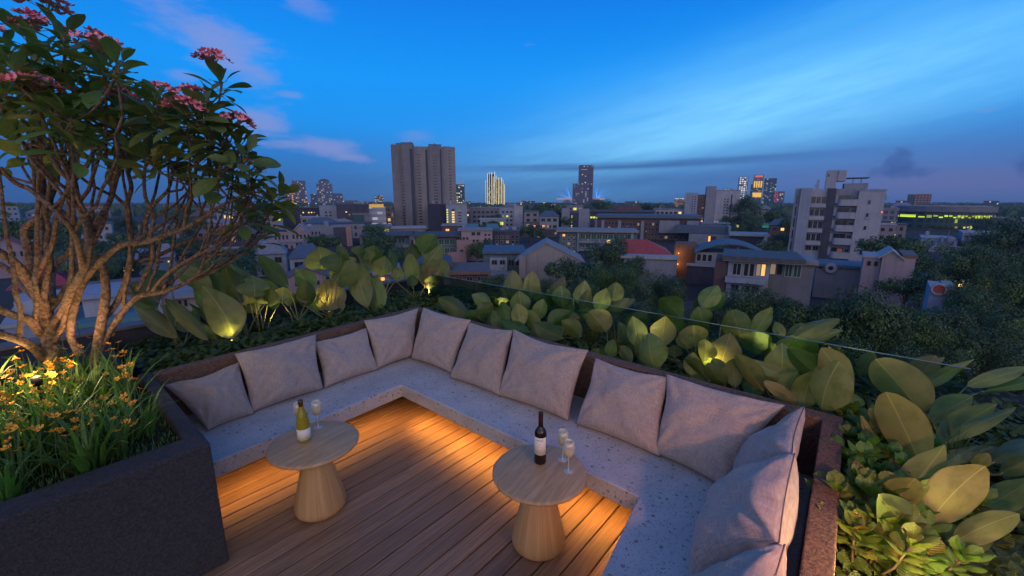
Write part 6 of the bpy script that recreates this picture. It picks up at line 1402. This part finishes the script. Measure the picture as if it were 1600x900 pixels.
for a in [(1225, 437, 190, 34, 'big dark tree below the modern villa, left of the near group', 0, 1), (1345, 418, 240, 31, 'largest near dark tree in front of the lilac house', 1, 1), (1455, 452, 190, 33, 'near dark tree hiding the foot of the house with the red arch', 2, 1), (1120, 462, 130, 36, 'near tree left of the modern villa', 0, 1), (1290, 500, 200, 27, 'low near tree right behind the glass balustrade', 2, 1), (1420, 520, 200, 26, 'low near tree above the end of the glass', 0, 1),
          (905, 421, 110, 48, 'bluish tree before the cream gable house', 1, 1), (962, 395, 105, 62, 'tall bluish tree in front of the red hipped roof', 2, 1), (1035, 418, 130, 52, 'bluish tree under the brick block with orange lamps', 0, 1), (842, 421, 80, 55, 'small bluish tree at the foot of the cream gable house', 2, 1), (990, 448, 160, 40, 'wide low tree behind the glass balustrade in the centre', 1, 1), (900, 455, 120, 40, 'low bush like tree behind the three upright leaves', 0, 1),
          (1050, 470, 130, 36, 'low tree behind the high single leaf', 2, 1), (735, 402, 64, 95, 'dark round tree before the peach block', 0, 0), (500, 374, 62, 150, 'dark round tree beside the pink apartment block', 1, 0), (775, 425, 60, 66, 'dark tree before the low blue house', 2, 0),
          (1215, 343, 62, 270, 'dark tree left of the white balcony block', 1, 0), (1160, 346, 70, 290, 'dark tree left of the turquoise canopy', 2, 0), (1228, 372, 40, 170, 'dark tree at the foot of the white balcony block', 0, 0), (1405, 369, 100, 120, 'round tree right of the white balcony block', 1, 0), (1455, 393, 80, 95, 'yellow green tree before the works buildings', 2, 0), (1520, 385, 90, 105, 'tree hiding the right end of the works buildings', 0, 0),
          (1545, 352, 90, 130, 'tall tree right of the curved glass hall', 1, 0), (1592, 345, 110, 125, 'tall tree at the right edge of the skyline', 2, 0), (1505, 405, 110, 70, 'dark tree above the house with the red arch', 0, 0), (1575, 385, 170, 66, 'huge dark tree behind the street lamp', 1, 1), (1600, 440, 190, 44, 'dark tree at the right edge in the middle of the wood', 2, 1), (1550, 470, 150, 40, 'dark tree beneath the street lamp', 0, 1), (1610, 500, 160, 30, 'lowest dark tree at the right edge', 1, 1), (1510, 500, 120, 36, 'dark tree right of the house with the red arch', 2, 1),
          (205, 352, 90, 125, 'dark tree behind the trunks of the flowering trees', 0, 0), (60, 345, 110, 150, 'dark tree behind the taller flowering tree', 1, 0), (140, 400, 60, 75, 'dark bush between the trunks', 2, 0), (225, 430, 60, 60, 'dark tree beside the tan block', 1, 0), (290, 345, 50, 300, 'dark tree among the far blocks on the left', 2, 0), (410, 345, 70, 240, 'dark tree left of the pink apartment block', 0, 0), (850, 345, 70, 300, 'dark tree below the row of white roof lights', 1, 0), (935, 330, 50, 380, 'dark tree beside the pair of white slabs', 2, 0), (1010, 328, 46, 380, 'dark tree by the roof garden block', 0, 0), (830, 366, 50, 200, 'dark tree beside the block of small balconies', 1, 0), (640, 395, 50, 120, 'dark tree between the two glassy blocks', 2, 0), (545, 395, 40, 130, 'dark tree under the pink end wall', 0, 0)]:
    ctree(*a[:5], v=a[5], near=bool(a[6]))
for px, yt, w, F, v in [(1180, 500, 150, 30, 1), (1260, 460, 150, 36, 2), (1310, 470, 150, 33, 0), (1400, 455, 170, 32, 2), (1440, 490, 170, 29, 1), (1500, 470, 120, 40, 0), (1530, 530, 170, 26, 2), (1590, 560, 170, 24, 0), (1380, 545, 170, 23, 1), (1330, 520, 150, 25, 2), (1220, 520, 140, 26, 0), (1080, 480, 130, 33, 1), (1020, 465, 120, 36, 2), (950, 455, 110, 38, 0), (860, 445, 100, 42, 1), (800, 440, 80, 48, 2), (1560, 430, 130, 50, 1), (1620, 400, 150, 58, 0), (1480, 420, 110, 62, 2), (1540, 400, 120, 72, 0), (1600, 372, 120, 90, 1), (1440, 415, 90, 66, 1)]:
    ctree(px, yt, w, F, 'dark leafy tree crowded in the grove just beyond the terrace', v=v, near=F < 60, group='grove just beyond the terrace')
frnd = random.Random(31)
for k in range(120):
    F = frnd.uniform(75, 440); px = frnd.uniform(-60, 1660)
    if (px > 1220 and px < 1385 and F < 150) or (F < 290 and (600 < px < 735 or 1395 < px < 1550)): continue
    ytop = 311 + 691 * (20.1 - (frnd.uniform(5.5, 10.5) if F < 200 else frnd.uniform(4, 7))) / F
    ctree(px, ytop, frnd.uniform(4.5, 9) * 2 / F * 661, F, 'dark round tree standing among the roofs of the town', v=k, group='dark trees among the roofs of the town')
HAND = [(392, 440, 397, 112), (446, 497, 403, 104), (232, 262, 402, 108), (819, 842, 331, 252), (843, 873, 338, 232), (298, 336, 338, 224), (340, 382, 333, 252), (385, 413, 329, 272), (414, 441, 337, 236), (-20, 58, 347, 205), (62, 118, 342, 230), (122, 170, 350, 205), (930, 968, 346, 262), (1020, 1046, 328, 315), (1148, 1184, 341, 292), (560, 611, 354, 192), (612, 664, 357, 185), (1376, 1402, 352, 205), (1552, 1600, 341, 255), (470, 498, 340, 245), (1090, 1140, 350, 240), (750, 790, 343, 248), (1205, 1232, 352, 215), (690, 722, 353, 196)]
SLOTS = [(305, 430, 321, 333)] * 46 + [(218, 250, 349, 356)] * 16 + [(200, 300, 330, 340)] * len(HAND)
for k, (Fa, Fb, ya, yb_) in enumerate(SLOTS):
    F = frnd.uniform(Fa, Fb); px = frnd.uniform(-40, 1640)
    if F < 300 and (1390 < px < 1552 or 590 < px < 740 or 770 < px < 1100): px = frnd.uniform(300, 560)
    if 1225 < px < 1385: px -= 300
    yt = frnd.uniform(ya, yb_); w_ = None
    if k >= 62: x0_, x1_, yt, F = HAND[k - 62]; px = (x0_ + x1_) / 2; w_ = x1_ - x0_
    ht = 20.1 - (yt - 311) * F / 691; w = w_ or frnd.uniform(11, 26) / F * 661
    b = Bd('house', 'small dim building among the roofs and trees of the town', F, px, group='small dim buildings of the town')
    b.wall(px - w / 2, px + w / 2, yt, frnd.uniform(8, 14), W[frnd.choice(['cream', 'pale_blue', 'dim_white', 'pink', 'grey', 'pale_blue', 'dim_white', 'white', 'brown'])], None)
    rc = RF[frnd.choice(['dark', 'grey', 'zinc', 'brown', 'blue', 'red', 'grey'])]
    if frnd.random() < .45: b.hip(px - w * .55, px + w * .55, yt - 2000 / F, yt - .2, -.6, 12, rc)
    else: b.box('roof', px - w * .53, px + w * .53, yt - 350 / F, yt - .05, -.5, 12, rc)
    yb = 311 + 691 * 20.1 / F; rows = max(2, int(ht / 3.2)); cols = max(2, int(w * F / 661 / 3.2))
    lit = {(frnd.randrange(cols), frnd.randrange(rows)): frnd.choice(['warm', 'dim', 'lime', 'amber', 'dim']) for _ in range(frnd.randint(0, 3))}
    b.wins(px - w * .46, px + w * .46, yt + .6, yt + (yb - yt) * .95, cols, rows, frnd.uniform(.4, .7), frnd.uniform(.4, .55), lit, y=-.01)
FMAT = [fc((.10, .11, .14), lit=.12), fc((.07, .07, .09), lit=.2, lc=(1, .75, .4)), fc((.14, .15, .18), lit=.08, cw=5), fc((.09, .08, .09), lit=.25, lc=(.9, .9, .6), ls=.5, ch=5, cw=5)]
for k in range(44):
    px = frnd.uniform(-20, 1620)
    if 1235 < px < 1375: continue
    w = frnd.uniform(12, 38); F = frnd.uniform(650, 1500)
    far('office_block', 'hazy far block filling the skyline between the named towers', F, [(px - w / 2, px + w / 2, frnd.uniform(313, 327), FMAT[k % 4])], group='hazy far blocks along the skyline')
# far wooded ridge that closes the view below the skyline
fw = MB(); r2 = random.Random(8)
for k in range(5200):
    F = r2.uniform(500, 1600); x = r2.uniform(-1.35, 1.35) * F; p = HD * F + RT * x; h = r2.uniform(4, 11); s = r2.uniform(5, 10)
    for q in range(2):
        a = r2.uniform(0, 6.28); c, sn = math.cos(a) * s, math.sin(a) * s
        fw.add([(p.x - c, p.y - sn, GZ), (p.x + c, p.y + sn, GZ), (p.x + c * .8, p.y + sn * .8, GZ + h * .7), (p.x + c * .2, p.y + sn * .2, GZ + h), (p.x - c * .5, p.y - sn * .5, GZ + h * .85)], [(0, 1, 2, 3, 4)])
stuff(fw.build('far_woods', M_leafc))

# ------------------------------------------------ evening air over the town
hz = D.materials.new('evening_air'); hz.use_nodes = True; tt = NT(hz.node_tree); tt.n.clear()
o_ = tt.new('ShaderNodeOutputMaterial'); v_ = tt.new('ShaderNodeVolumePrincipled'); v_.inputs['Density'].default_value = HAZE; v_.inputs['Color'].default_value = (.52, .70, .98, 1); v_.inputs['Anisotropy'].default_value = .2
tt.l.new(v_.outputs[0], o_.inputs['Volume'])
if HAZE > 0: stuff(MB().box(-2700, 2700, -2700, 2700, GZ - 1.1, 150).build('haze', hz))
